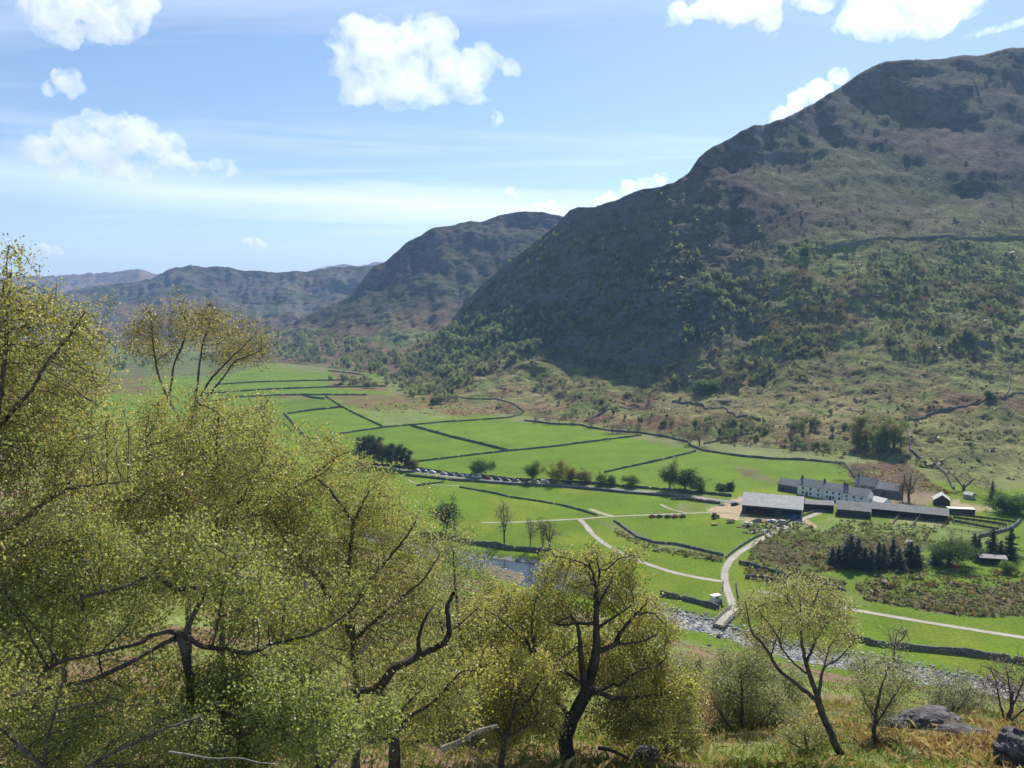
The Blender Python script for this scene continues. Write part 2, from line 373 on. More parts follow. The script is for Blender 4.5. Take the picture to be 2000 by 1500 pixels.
# ------------------------------------------------------------------ the fells
def hermite(s, K):
    """monotone-ish cubic through equally spaced knots K[...,k]"""
    n = K.shape[-1]; x = s * (n - 1); i = np.clip(np.floor(x).astype(int), 0, n - 2); f = x - i
    d = np.gradient(K, axis=-1)
    k0 = np.take_along_axis(K, i, -1); k1 = np.take_along_axis(K, i + 1, -1)
    d0 = np.take_along_axis(d, i, -1) * .8; d1 = np.take_along_axis(d, i + 1, -1) * .8
    f2 = f * f; f3 = f2 * f
    return (2 * f3 - 3 * f2 + 1) * k0 + (f3 - 2 * f2 + f) * d0 + (-2 * f3 + 3 * f2) * k1 + (f3 - f2) * d1
TERR = []
def fell(name, cols, du, rows, amp, mat, seed, crest, back=0.7, paint=None, crag=1.0, smooth_top=0.0):
    us = np.array([c[0] for c in cols], float); nk = len(cols[0][1])
    U = np.arange(us[0], us[-1] + du, du)
    Kv = np.stack([np.interp(U, us, [c[1][k][0] for c in cols]) for k in range(nk)], -1)
    Kd = np.stack([np.interp(U, us, [c[1][k][1] for c in cols]) for k in range(nk)], -1)
    for K in (Kd, Kv):                                   # soften the joints between columns
        w = max(1, int(60 / du)); ker = np.hanning(2 * w + 1); ker /= ker.sum()
        for k in range(nk):
            K[:, k] = np.convolve(np.pad(K[:, k], w, 'edge'), ker, 'valid')
    cu = np.array([c[0] for c in crest], float); cv = np.array([c[1] for c in crest], float)
    Kv[:, -1] = np.interp(U, cu, cv)
    Kv = np.minimum.accumulate(Kv, axis=1) - np.arange(nk) * 0.01
    s = np.linspace(0, 1, rows)[None, :].repeat(len(U), 0)
    Vp = hermite(s, Kv); D = hermite(s, Kd)
    a = (U[:, None] - 1000) / FPX; b = -(Vp - 750) / FPX
    y = _c + b * _s; z = -_s + b * _c
    X = a / y * D; Y = D; Z = CAM_Z + z / y * D
    # rugged relief: ridged crags growing with height above the foot
    env = smooth(0.03, 0.22, s) * (1 - 0.5 * smooth(0.94, 1.0, s))
    n = fbm(X / 190, Y / 190, Z / 190, seed, 5)
    rg = 1 - np.abs(fbm(X / 75, Y / 75, Z / 50, seed + 5, 5)) * 2.4
    rg2 = 1 - np.abs(fbm(X / 26, Y / 26, Z / 18, seed + 9, 4)) * 2.4
    UU_ = U[:, None] * np.ones_like(s) * D.mean() / FPX
    gul = 1 - np.abs(fbm(UU_ / 70 + n * .5, s * 2.2, seed=seed + 21, oct=4)) * 2.2          # gullies running down the fall line
    gul2 = fbm(UU_ / 22 + rg * .3, s * 7, seed=seed + 23, oct=4)
    top = smooth(.55, .8, s) * smooth_top
    r3 = 1 - np.abs(fbm(X / 11, Y / 11, Z / 8, seed + 31, 3)) * 2.4
    h = amp * env * (n * 1.7 + (1 - .55 * top) * (crag * 0.26 * (rg - .5) + crag * 0.20 * (rg2 - .5) - .6 * (gul - .5)) + .30 * gul2 + .10 * crag * (r3 - .5))
    gu = X; L = np.sqrt(X * X + Y * Y)
    Yn = Y - h * 0.75 * Y / L; Xn = X - h * 0.75 * X / L; Zn = Z + h * 0.65
    # far side of the ridge
    bx, by, bz = Xn[:, -1:], Yn[:, -1:], Zn[:, -1:]
    st = np.array([15, 60, 160, 350, 700])[None, :] * back
    Xb = bx + st * bx / np.hypot(bx, by); Yb = by + st * by / np.hypot(bx, by)
    Zb = bz - np.array([1.5, 14, 60, 160, 380])[None, :] * back
    X = np.concatenate([Xn, Xb], 1); Y = np.concatenate([Yn, Yb], 1); Z = np.concatenate([Zn, Zb], 1)
    V = np.stack([X, Y, Z], -1).reshape(-1, 3)
    ni, nj = X.shape; idx = np.arange(ni * nj).reshape(ni, nj)
    Fq = np.stack([idx[:-1, :-1], idx[1:, :-1], idx[1:, 1:], idx[:-1, 1:]], -1).reshape(-1, 4)
    C = None
    if paint is not None:
        UU = U[:, None].repeat(nj, 1); VV = np.concatenate([Vp, Vp[:, -1:].repeat(5, 1)], 1)
        SS = np.concatenate([s, np.ones((ni, 5))], 1)
        C = np.clip(paint(UU, VV, SS, X, Y, Z).reshape(-1, 3), 0, 1)
    o = mesh_np(name, V, Fq, mat, True, col=C); tag(o, kind='structure')
    TERR.append((V, Fq)); return o

def fell_mat(name, rock=(0.12, 0.115, 0.115), rock_amt=1.0, sc=1.0):
    t = NT(name); p = t.pos(); c = t.vcol()
    big = t.noise(p, 0.012 / sc, 6, 0.62); mid = t.noise(p, 0.06 / sc, 6, 0.65, 0.4); fine = t.noise(p, 0.42 / sc, 6, 0.75)
    k = t.mix(1.0, c, t.ramp(big, [(0.3, 0.72), (0.7, 1.25)]), 'MULTIPLY')
    k = t.mix(1.0, k, t.ramp(mid, [(0.32, 0.52), (0.68, 1.45)]), 'MULTIPLY')
    k = t.mix(1.0, k, t.ramp(fine, [(0.35, 0.48), (0.68, 1.5)]), 'MULTIPLY')
    nz = t.n('ShaderNodeSeparateXYZ'); t.t.links.new(t.n('ShaderNodeNewGeometry').outputs['Normal'], nz.inputs[0])
    steep = t.math('ADD', t.math('SUBTRACT', 0.70, nz.outputs[2]), t.math('MULTIPLY', t.math('SUBTRACT', mid, 0.52), 0.9))
    rk = t.ramp(t.math('MULTIPLY', steep, rock_amt), [(0.03, 0.0), (0.16, 1.0)])
    rc = t.mix(fine, tuple(x * .55 for x in rock), tuple(x * 1.5 for x in rock))
    k = t.mix(rk, k, rc)
    hgt = t.math('ADD', t.math('MULTIPLY', mid, 2.2), fine)
    t.bsdf(k, 0.95, 0.06, normal=t.bump(hgt, 0.8, 2.4 * sc))
    return t.m

HEATH = np.array((0.108, 0.092, 0.070)); BRN = np.array((0.170, 0.110, 0.060)); HGRN = np.array((0.120, 0.140, 0.045)); HTAN = np.array((0.235, 0.190, 0.085)); DKG = np.array((0.060, 0.070, 0.035))
def near_paint(U, V, s, X, Y, Z):
    n = fbm(X / 120, Y / 120, Z / 120, 71); n2 = fbm(X / 30, Y / 30, Z / 30, 73)
    C = np.zeros(U.shape + (3,)); C[:] = HEATH
    def lay(m, col):
        nonlocal C
        m = np.clip(m, 0, 1)[..., None]; C = C * (1 - m) + col * m
    lay(smooth(560, 480, V + 60 * n) * smooth(1500, 1900, U) * smooth(330, 430, V) * .5, HGRN)
    lay(smooth(440, 500, V + 50 * n) * smooth(1380, 1560, U + (V - 600) * .5 + 80 * n), HGRN * 1.35)          # green lower flank on the right
    lay(smooth(.08, .3, n2) * smooth(480, 560, V) * .6, BRN * .9)
    lay(smooth(.0, .3, fbm(X / 90, Y / 90, Z / 90, 79)) * smooth(560, 400, V) * .55, HGRN * .9)
    lay(smooth(1500, 1300, U + 100 * n) * smooth(430, 520, V) * smooth(720, 640, V), DKG * 1.2)
    lay(smooth(660, 730, V + 50 * n + (1500 - U) * .03), HTAN * np.array((.86, .92, .9)))
    lay(smooth(660, 730, V + 50 * n) * smooth(-.1, .2, n2), HGRN * 1.15)
    lay(smooth(700, 760, V) * smooth(.08, .3, fbm(X / 40, Y / 40, Z / 40, 77)), BRN * 1.1)
    lay(smooth(1700, 1800, U) * smooth(780, 840, V) * .7, np.array((0.185, 0.195, 0.07)))
    lay(smooth(1050, 960, U) * smooth(640, 600, V) * smooth(.0, .3, n2), BRN)
    return C
NEAR_CREST = [(640, 752), (760, 736), (800, 705), (830, 680), (870, 641), (900, 600), (935, 560), (970, 527), (1000, 502), (1040, 470), (1080, 440), (1100, 418), (1112, 404), (1130, 398), (1142, 399), (1160, 400), (1200, 388), (1240, 372), (1262, 365), (1290, 360), (1320, 352), (1345, 335), (1365, 305), (1390, 285), (1420, 268), (1450, 250), (1475, 240), (1500, 237), (1530, 230), (1560, 215), (1600, 195), (1640, 170), (1670, 150), (1700, 133), (1730, 123), (1760, 119), (1800, 116), (1860, 108), (1910, 106), (1950, 98), (1975, 91), (2000, 92), (2100, 80), (2300, 70), (2800, 60)]
NEAR_COLS = [
    (640, [(756, 975), (755, 985), (754, 995), (753, 1010), (752, 1020), (751, 1030)]),
    (760, [(748, 1035), (746, 1060), (744, 1080), (741, 1100), (738, 1120), (736, 1140)]),
    (870, [(782, 838), (735, 975), (702, 1095), (672, 1180), (655, 1230), (640, 1280)]),
    (1000, [(812, 718), (752, 835), (695, 970), (620, 1080), (560, 1150), (500, 1220)]),
    (1100, [(824, 680), (762, 800), (705, 950), (600, 1035), (500, 1110), (415, 1190)]),
    (1300, [(862, 582), (795, 690), (742, 800), (600, 885), (480, 960), (365, 1070)]),
    (1500, [(884, 538), (805, 640), (745, 730), (620, 850), (500, 960), (238, 1190)]),
    (1700, [(908, 496), (842, 575), (762, 680), (620, 830), (465, 1000), (133, 1385)]),
    (1850, [(930, 461), (860, 535), (740, 680), (610, 825), (463, 990), (110, 1410)]),
    (2000, [(948, 438), (852, 540), (722, 690), (600, 820), (465, 980), (92, 1425)]),
    (2300, [(975, 406), (860, 535), (722, 690), (600, 820), (455, 985), (70, 1450)]),
    (2800, [(985, 396), (870, 525), (722, 690), (600, 820), (450, 985), (60, 1480)])]
fell('near_hill', NEAR_COLS, 3.5, 330, 13.0, fell_mat('fell_near'), 101, NEAR_CREST, 1.0, near_paint, smooth_top=1.0)

def mid_paint(U, V, s, X, Y, Z):
    n = fbm(X / 160, Y / 160, Z / 160, 81); n2 = fbm(X / 50, Y / 50, Z / 50, 83)
    C = np.zeros(U.shape + (3,)); C[:] = HEATH * .72
    def lay(m, col):
        nonlocal C
        m = np.clip(m, 0, 1)[..., None]; C = C * (1 - m) + col * m
    lay(smooth(-.1, .25, n2) * .5, HGRN * .6)
    lay(smooth(600, 660, V + 40 * n) * .8, BRN * 1.15)
    lay(smooth(.0, .3, n2 + n) * smooth(600, 660, V), HGRN)
    return C
MID_CREST = [(440, 668), (500, 658), (560, 637), (600, 617), (640, 598), (668, 588), (690, 568), (712, 540), (730, 522), (752, 510), (775, 490), (800, 470), (830, 454), (850, 448), (880, 443), (895, 438), (915, 433), (940, 436), (955, 428), (975, 418), (1000, 412), (1030, 409), (1060, 410), (1090, 416), (1130, 424), (1200, 435), (1400, 440)]
MID_COLS = [
    (440, [(702, 1480), (698, 1560), (692, 1640), (685, 1720), (676, 1800), (668, 1880)]),
    (560, [(708, 1405), (692, 1540), (677, 1650), (660, 1760), (648, 1860), (636, 1950)]),
    (640, [(718, 1285), (702, 1420), (680, 1560), (650, 1740), (622, 1880), (598, 1980)]),
    (730, [(728, 1185), (702, 1360), (660, 1600), (610, 1800), (560, 1950), (522, 2040)]),
    (830, [(742, 1070), (702, 1300), (650, 1550), (590, 1780), (520, 1930), (452, 2060)]),
    (1000, [(765, 920), (712, 1250), (650, 1550), (570, 1820), (490, 2000), (410, 2160)]),
    (1400, [(765, 920), (712, 1250), (650, 1550), (570, 1820), (490, 2000), (440, 2160)])]
fell('middle_hill', MID_COLS, 3.5, 200, 17.0, fell_mat('fell_middle', sc=1.4), 111, MID_CREST, 1.0, mid_paint)
def far_paint(U, V, s, X, Y, Z):
    n = fbm(X / 300, Y / 300, Z / 300, 91); n2 = fbm(X / 90, Y / 90, Z / 90, 93)
    C = np.zeros(U.shape + (3,)); C[:] = HEATH
    m = (smooth(-.15, .25, n2))[..., None]; C = C * (1 - m) + HGRN * .55 * m
    m = (smooth(.05, .3, n))[..., None]; C = C * (1 - m) + BRN * .8 * m
    return C
FAR_CREST = [(-300, 590), (0, 580), (120, 572), (170, 560), (220, 556), (270, 553), (300, 545), (325, 530), (345, 523), (370, 520), (395, 523), (420, 520), (450, 521), (475, 526), (520, 528), (560, 531), (600, 530), (640, 524), (680, 521), (720, 520), (760, 518), (850, 510), (1100, 500)]
FAR_COLS = [(-300, [(660, 2300), (645, 2600), (630, 2900), (610, 3150), (596, 3350), (590, 3500)]),
    (170, [(672, 2100), (655, 2500), (635, 2800), (605, 3100), (580, 3350), (560, 3550)]),
    (350, [(680, 1950), (655, 2450), (625, 2800), (590, 3100), (553, 3350), (520, 3550)]),
    (500, [(682, 1900), (660, 2400), (630, 2750), (595, 3100), (560, 3350), (528, 3550)]),
    (720, [(682, 1900), (660, 2400), (630, 2750), (595, 3100), (560, 3350), (520, 3550)]),
    (1100, [(682, 1900), (660, 2400), (630, 2750), (595, 3100), (560, 3350), (510, 3550)])]
fell('far_hill', FAR_COLS, 4, 150, 26.0, fell_mat('fell_far', sc=2.2), 121, FAR_CREST, 1.4, far_paint)
LAST_CREST = [(-500, 520), (0, 540), (60, 538), (120, 537), (200, 534), (235, 530), (265, 527), (290, 531), (330, 540), (450, 545), (560, 536), (610, 528), (640, 521), (670, 517), (700, 518), (735, 513), (800, 510), (1000, 512)]
LAST_COLS = [(-500, [(640, 4200), (610, 4800), (580, 5400), (550, 6000)]), (300, [(640, 4200), (610, 4800), (570, 5400), (535, 6000)]), (450, [(640, 4600), (610, 5600), (570, 6600), (545, 7600)]), (640, [(640, 4600), (610, 6000), (560, 7500), (520, 9000)]), (1000, [(640, 4600), (610, 6000), (560, 7500), (515, 9000)])]
fell('distant_hill', LAST_COLS, 6, 60, 40.0, fell_mat('fell_distant', sc=4), 131, LAST_CREST, 2.0, lambda U, V, s, X, Y, Z: np.ones(U.shape + (3,)) * BRN * 1.1)

_all_v = []; _all_f = []; _b = 0
for V_, F_ in [(GV, GF)] + TERR[:2]:
    _all_v.append(V_); _all_f.append(F_ + _b); _b += len(V_)
BVH = BVHTree.FromPolygons(np.concatenate(_all_v).tolist(), np.concatenate(_all_f).tolist())
def hit(u, v):
    """terrain point seen at photograph pixel (u,v)"""
    d = ray(u, v).normalized(); p, n, i, L = BVH.ray_cast(CAMP, d)
    return p if p else floor(u, max(v, 640))
def drop(x, y, z0=1500.0):
    p, n, i, L = BVH.ray_cast(Vector((x, y, z0)), Vector((0, 0, -1)))
    return p.z if p else 0.0
# ------------------------------------------------------------------ shared materials of the valley
def stone_mat(name, dark, light, sc=1.6):
    t = NT(name); p = t.pos()
    v = t.vor(p, sc, 'F1', 'Color'); e = t.vor(p, sc, 'DISTANCE_TO_EDGE'); n = t.noise(p, 5, 5, .65)
    s = t.n('ShaderNodeSeparateColor'); t.t.links.new(v, s.inputs[0])
    c = t.mix(s.outputs[0], dark, light); c = t.mix(1.0, c, t.ramp(n, [(.3, .6), (.7, 1.3)]), 'MULTIPLY')
    c = t.mix(t.ramp(e, [(0.0, 1.0), (0.09, 0.0)]), c, tuple(x * .35 for x in dark))
    c = t.mix(t.ramp(t.noise(p, .7, 4), [(.52, 0.0), (.75, .6)]), c, (0.09, 0.105, 0.035))
    t.bsdf(c, .9, .2, normal=t.bump(t.math('ADD', e, t.math('MULTIPLY', n, .4)), .9, .12)); return t.m
STONE = stone_mat('dry_stone', (0.095, 0.092, 0.09), (0.24, 0.235, 0.23))
def rock_mat():
    t = NT('fell_rock'); p = t.pos(); a = t.noise(t.coord('Object', 1, (1, 1.6, 4)), 1.4, 8, .68, .6); b = t.noise(p, 9, 6, .7); m = t.noise(p, 2.3, 5, .6)
    c = t.ramp(a, [(.3, (.035, .032, .036)), (.5, (.11, .10, .105)), (.72, (.27, .255, .25))]); c = t.mix(1.0, c, t.ramp(b, [(.3, .6), (.7, 1.35)]), 'MULTIPLY')
    c = t.mix(t.ramp(m, [(.58, 0.0), (.66, .7)]), c, (.11, .12, .05)); t.bsdf(c, .9, .2, normal=t.bump(t.math('ADD', a, t.math('MULTIPLY', b, .3)), 1.0, .15)); return t.m
ROCK = rock_mat()
SLATE_T = NT('roof_slate'); _p = SLATE_T.coord('Object')
_n = SLATE_T.noise(_p, 1.2, 6, .65); _w = SLATE_T.n('ShaderNodeTexBrick')
SLATE_T.t.links.new(_p, _w.inputs['Vector']); _w.inputs['Scale'].default_value = 1.5; _w.inputs['Color1'].default_value = (.19, .195, .205, 1); _w.inputs['Color2'].default_value = (.25, .25, .255, 1); _w.inputs['Mortar'].default_value = (.11, .11, .11, 1); _w.inputs['Mortar Size'].default_value = .02
SLATE_T.bsdf(SLATE_T.mix(1.0, _w.outputs[0], SLATE_T.ramp(_n, [(.3, .7), (.7, 1.25)]), 'MULTIPLY'), .75, .3); SLATE = SLATE_T.m
def sheet_mat(name, col, pitch=1.0, axis=0):
    t = NT(name); p = t.coord('Object'); sp = t.n('ShaderNodeSeparateXYZ'); t.t.links.new(p, sp.inputs[0])
    wv = t.math('SINE', t.math('MULTIPLY', sp.outputs[axis], 6.283 / pitch))
    n = t.noise(p, .5, 6, .7); n2 = t.noise(t.coord('Object', 1, (3, .35, 1)), .8, 4)
    c = t.mix(1.0, col, t.ramp(n, [(.3, .72), (.7, 1.2)]), 'MULTIPLY'); c = t.mix(1.0, c, t.ramp(n2, [(.35, .78), (.65, 1.12)]), 'MULTIPLY')
    t.bsdf(c, .7, .3, normal=t.bump(wv, .5, .06)); return t.m
SHEET = sheet_mat('fibre_cement_sheet', (.27, .272, .27)); SHEET2 = sheet_mat('old_roof_sheet', (.24, .235, .22), .8)
BOARD = sheet_mat('dark_boarding', (.045, .043, .042), .35); SUNLITBOARD = sheet_mat('sunlit_cladding', (.42, .42, .39), .6)
WHITEW = simple('whitewash', (.80, .80, .79), .9, .08, 1.5); FARMST = stone_mat('farm_stone', (.10, .095, .09), (.22, .21, .19), 2.2)
WINDOW = simple('window_glass', (.02, .023, .028), .12, .2, 1, .5); TRIM = simple('white_trim', (.7, .7, .68), .6, .05)
TIMBER = simple('grey_timber', (.20, .165, .13), .85, .3, 4); PALETIM = simple('pale_timber', (.42, .36, .28), .85, .25, 4)
DARKIN = simple('dark_steel', (.03, .03, .033), .5, .2); RUST = simple('rusty_iron', (.20, .075, .03), .8, .4, 6)
TYRE = simple('tyre_rubber', (.02, .02, .02), .85, .2); CHROME = simple('alloy', (.4, .4, .4), .35, .1, 3, .5, .8)
def track_mat(name, a, b, edge=(.13, .15, .04)):
    t = NT(name); p = t.pos(); n = t.noise(p, .8, 6, .7); n2 = t.noise(p, .12, 3)
    c = t.mix(n, a, b); c = t.mix(1.0, c, t.ramp(n2, [(.3, .82), (.7, 1.12)]), 'MULTIPLY')
    uv = t.vcol(); s = t.n('ShaderNodeSeparateColor'); t.t.links.new(uv, s.inputs[0])
    k = t.math('ADD', s.outputs[0], t.math('MULTIPLY', t.math('SUBTRACT', n, .5), 1.4))
    c = t.mix(t.ramp(k, [(.55, 0.0), (.95, 1.0)]), c, edge)
    k2 = t.math('MULTIPLY', s.outputs[1], t.math('ADD', t.math('MULTIPLY', n2, 1.6), -.35), clamp=True)
    c = t.mix(k2, c, edge)
    t.bsdf(c, .95, .1, normal=t.bump(n, .5, .08)); return t.m
TRACK = track_mat('stony_track', (.30, .275, .24), (.44, .41, .36)); PATHM = track_mat('trodden_path', (.27, .245, .18), (.38, .35, .27), (.12, .17, .03))
LANE = track_mat('lane_surface', (.19, .185, .185), (.26, .255, .25), (.10, .12, .04))

def resample(P, step):
    P = [np.array(p, float) for p in P]; d = [0.0]
    for a, b in zip(P, P[1:]): d.append(d[-1] + np.linalg.norm(b[:2] - a[:2]))
    n = max(2, int(d[-1] / step) + 1); q = np.linspace(0, d[-1], n); P = np.array(P)
    out = np.stack([np.interp(q, d, P[:, k]) for k in range(P.shape[1])], -1)
    if n > 8:                                      # round the corners slightly
        w = out.copy(); w[1:-1] = (out[:-2] + out[1:-1] * 2 + out[2:]) / 4; out = w
    return out
def ribbon(name, pts, width, mat, lift=0.04, step=2.0, kind='structure', grassy=0.5):
    P = resample([tuple(hit(u, v)) for u, v in pts], step)
    T = np.gradient(P[:, :2], axis=0); T /= np.linalg.norm(T, axis=1)[:, None] + 1e-9; N = np.stack([-T[:, 1], T[:, 0]], -1)
    offs = np.array([-1, -.7, -.3, 0, .3, .7, 1.0]) * width / 2; V = []; C = []
    wj = 1 + .14 * fbm(P[:, 0] / 5, P[:, 1] / 5, seed=77, oct=3)
    for k, o in enumerate(offs):
        x = P[:, 0] + N[:, 0] * o * wj; y = P[:, 1] + N[:, 1] * o * wj
        z = np.array([drop(a, b) for a, b in zip(x, y)]) + lift
        V.append(np.stack([x, y, z], -1)); e = abs(o) / (width / 2)
        C.append(np.tile([max(0, e), grassy if abs(o) < .05 * width else 0, 0], (len(x), 1)))
    V = np.stack(V, 1); C = np.stack(C, 1); n, k = V.shape[:2]; idx = np.arange(n * k).reshape(n, k)
    F = np.stack([idx[:-1, :-1], idx[:-1, 1:], idx[1:, 1:], idx[1:, :-1]], -1).reshape(-1, 4)
    o = mesh_np(name, V.reshape(-1, 3), F, mat, True, col=C.reshape(-1, 3)); tag(o, kind=kind); return o

ribbon('track', [(1616, 996), (1570, 1013), (1520, 1036), (1478, 1058), (1445, 1078), (1425, 1096), (1416, 1112), (1415, 1130), (1420, 1150), (1428, 1172), (1434, 1192)], 3.4, TRACK, .05)
ribbon('path', [(940, 1021), (1010, 1020), (1080, 1016), (1130, 1014), (1190, 1009), (1290, 1005), (1380, 1001), (1440, 1003)], 2.6, PATHM, .05)
ribbon('path', [(1132, 1014), (1142, 1024), (1156, 1042), (1180, 1062), (1212, 1080), (1262, 1101), (1310, 1117), (1360, 1128), (1418, 1137)], 3.0, TRACK, .06)
ribbon('path', [(1480, 1155), (1560, 1168), (1620, 1182), (1700, 1197), (1800, 1214), (1900, 1230), (2010, 1247), (2150, 1272)], 2.9, TRACK, .05, grassy=.3)
ribbon('path', [(1290, 985), (1310, 995), (1345, 1003)], 2.2, PATHM, .07)
ribbon('path', [(1152, 994), (1175, 1003), (1196, 1008)], 3.4, PATHM, .07)
ribbon('lane', [(690, 908), (760, 915), (812, 921), (888, 932), (1000, 941), (1100, 946), (1220, 957), (1330, 966), (1400, 976), (1450, 985)], 5.2, LANE, .05, grassy=0)
ribbon('path', [(792, 934), (806, 942), (825, 946), (893, 949), (905, 953)], 1.6, PATHM, .05)

# ------------------------------------------------------------------ river water, stones
def build_river():
    c = np.array(RIVER); n = len(c) // 2; top, bot = c[:n], c[n:][::-1]
    V = []; F = []; k = 5
    tt = resample([(a[0], a[1]) for a in top], 3.0); q = np.linspace(0, 1, len(tt))
    bb = resample([(a[0], a[1]) for a in bot], 3.0); bb = np.stack([np.interp(q, np.linspace(0, 1, len(bb)), bb[:, i]) for i in (0, 1)], -1)
    for j in range(k):
        f = j / (k - 1); p = tt * (1 - f) + bb * f
        V.append(np.stack([p[:, 0], p[:, 1], np.full(len(p), -1.33)], -1))
    V = np.stack(V, 1); m = V.shape[0]; idx = np.arange(m * k).reshape(m, k)
    F = np.stack([idx[:-1, :-1], idx[:-1, 1:], idx[1:, 1:], idx[1:, :-1]], -1).reshape(-1, 4)
    t = NT('river_water'); p = t.pos(); n1 = t.noise(p, 1.1, 4, .6); n2 = t.noise(p, .25, 3)
    nd = t.bsdf((.025, .032, .033), .14, .5, normal=t.bump(t.math('ADD', n1, n2), .35, .10))
    tag(mesh_np('water', V.reshape(-1, 3), F, t.m, True), kind='structure')
    # stones of the bed and its banks
    rg = np.random.default_rng(7); P = []
    ico = [];
    import bmesh
    bm = bmesh.new(); bmesh.ops.create_icosphere(bm, subdivisions=1, radius=1); bm.verts.ensure_lookup_table()
    iv = np.array([v.co[:] for v in bm.verts]); fi = np.array([[v.index for v in f.verts] for f in bm.faces]); bm.free()
    allV = []; allF = []; allC = []; b = 0
    for i in range(16000):
        s = rg.random(); j = int(s * (m - 1)); f = rg.random() ** 1.0
        x, y = tt[j] * (1 - f) + bb[j] * f; u = x / y * FPX + 1000
        keep = 1 if u > 1235 else .28
        if 1000 < u < 1235 and .1 < f < .75: keep = .05
        if u <= 1000: keep = .5 if f > .55 else .06
        if rg.random() > keep: continue
        x += rg.normal() * 1.0; y += rg.normal() * 1.6
        r = .13 + .45 * rg.random() ** 4
        sc = r * rg.uniform(.6, 1.3, 3) * np.array([1, 1, .6])
        a = rg.uniform(0, 6.28); vv = iv * sc * (1 + rg.normal(0, .13, (len(iv), 1)))
        vv = np.stack([vv[:, 0] * math.cos(a) - vv[:, 1] * math.sin(a), vv[:, 0] * math.sin(a) + vv[:, 1] * math.cos(a), vv[:, 2]], -1)
        z = drop(x, y)
        allV.append(vv + np.array([x, y, z + r * .22])); allF.append(fi + b); b += len(iv)
        g = rg.uniform(.22, .48); allC.append(np.tile([g, g * .975, g * .95], (len(iv), 1)))
    t = NT('river_stone'); p = t.pos(); t.bsdf(t.mix(1.0, t.vcol(), t.ramp(t.noise(p, 3, 4), [(.3, .75), (.7, 1.2)]), 'MULTIPLY'), .8, .25)
    o = mesh_np('river_stones', np.concatenate(allV), np.concatenate(allF), t.m, False, col=np.concatenate(allC)); tag(o, kind='stuff')
build_river()

# ------------------------------------------------------------------ dry-stone walls
def stone_wall(pts, label, h=1.35, w=.75, step=None, rough=.16, mat=None, name='stone_wall', cat='wall'):
    P = [tuple(hit(u, v)) for u, v in pts]
    dist = np.mean([p[1] for p in P]); step = step or max(.8, dist / 420)
    P = resample(P, step); P[:, :2] += .45 * np.stack([fbm(P[:, 0] / 9, P[:, 1] / 9, seed=15, oct=3), fbm(P[:, 0] / 9, P[:, 1] / 9, seed=16, oct=3)], -1); z = np.array([drop(a, b) for a, b in P[:, :2]])
    T = np.gradient(P[:, :2], axis=0); T /= np.linalg.norm(T, axis=1)[:, None] + 1e-9; N = np.stack([-T[:, 1], T[:, 0]], -1)
    rg = np.random.default_rng(int(abs(P[0, 0]) * 10) + len(P)); n = len(P)
    prof = [(-.5, -.5), (-.46, .35), (-.36, .75), (-.26, 1.0), (.26, 1.0), (.36, .75), (.46, .35), (.5, -.5)]
    V = []
    hh = h * (1 + .34 * fbm(P[:, 0] / 7, P[:, 1] / 7, seed=5, oct=4)) * np.where(rg.random(n) < .03, .45, 1) + rg.normal(0, rough * .35, n)
    for a, b in prof:
        j = rg.normal(0, rough * .3, n); jz = rg.normal(0, rough * (.4 if b > .9 else .15), n)
        V.append(np.stack([P[:, 0] + N[:, 0] * (a * w + j), P[:, 1] + N[:, 1] * (a * w + j), z + b * hh + jz], -1))
    V = np.stack(V, 1); k = V.shape[1]; idx = np.arange(n * k).reshape(n, k)
    F = np.stack([idx[:-1, :-1], idx[1:, :-1], idx[1:, 1:], idx[:-1, 1:]], -1).reshape(-1, 4)
    caps = [[idx[0, 0], idx[0, 1], idx[0, 6], idx[0, 7]], [idx[0, 1], idx[0, 2], idx[0, 5], idx[0, 6]], [idx[0, 2], idx[0, 3], idx[0, 4], idx[0, 5]],
            [idx[-1, 7], idx[-1, 6], idx[-1, 1], idx[-1, 0]], [idx[-1, 6], idx[-1, 5], idx[-1, 2], idx[-1, 1]], [idx[-1, 5], idx[-1, 4], idx[-1, 3], idx[-1, 2]]]
    o = mesh_np(name, V.reshape(-1, 3), np.concatenate([F, caps]), mat or STONE, False)
    tag(o, label, cat, 'dry stone walls dividing the valley'); return o
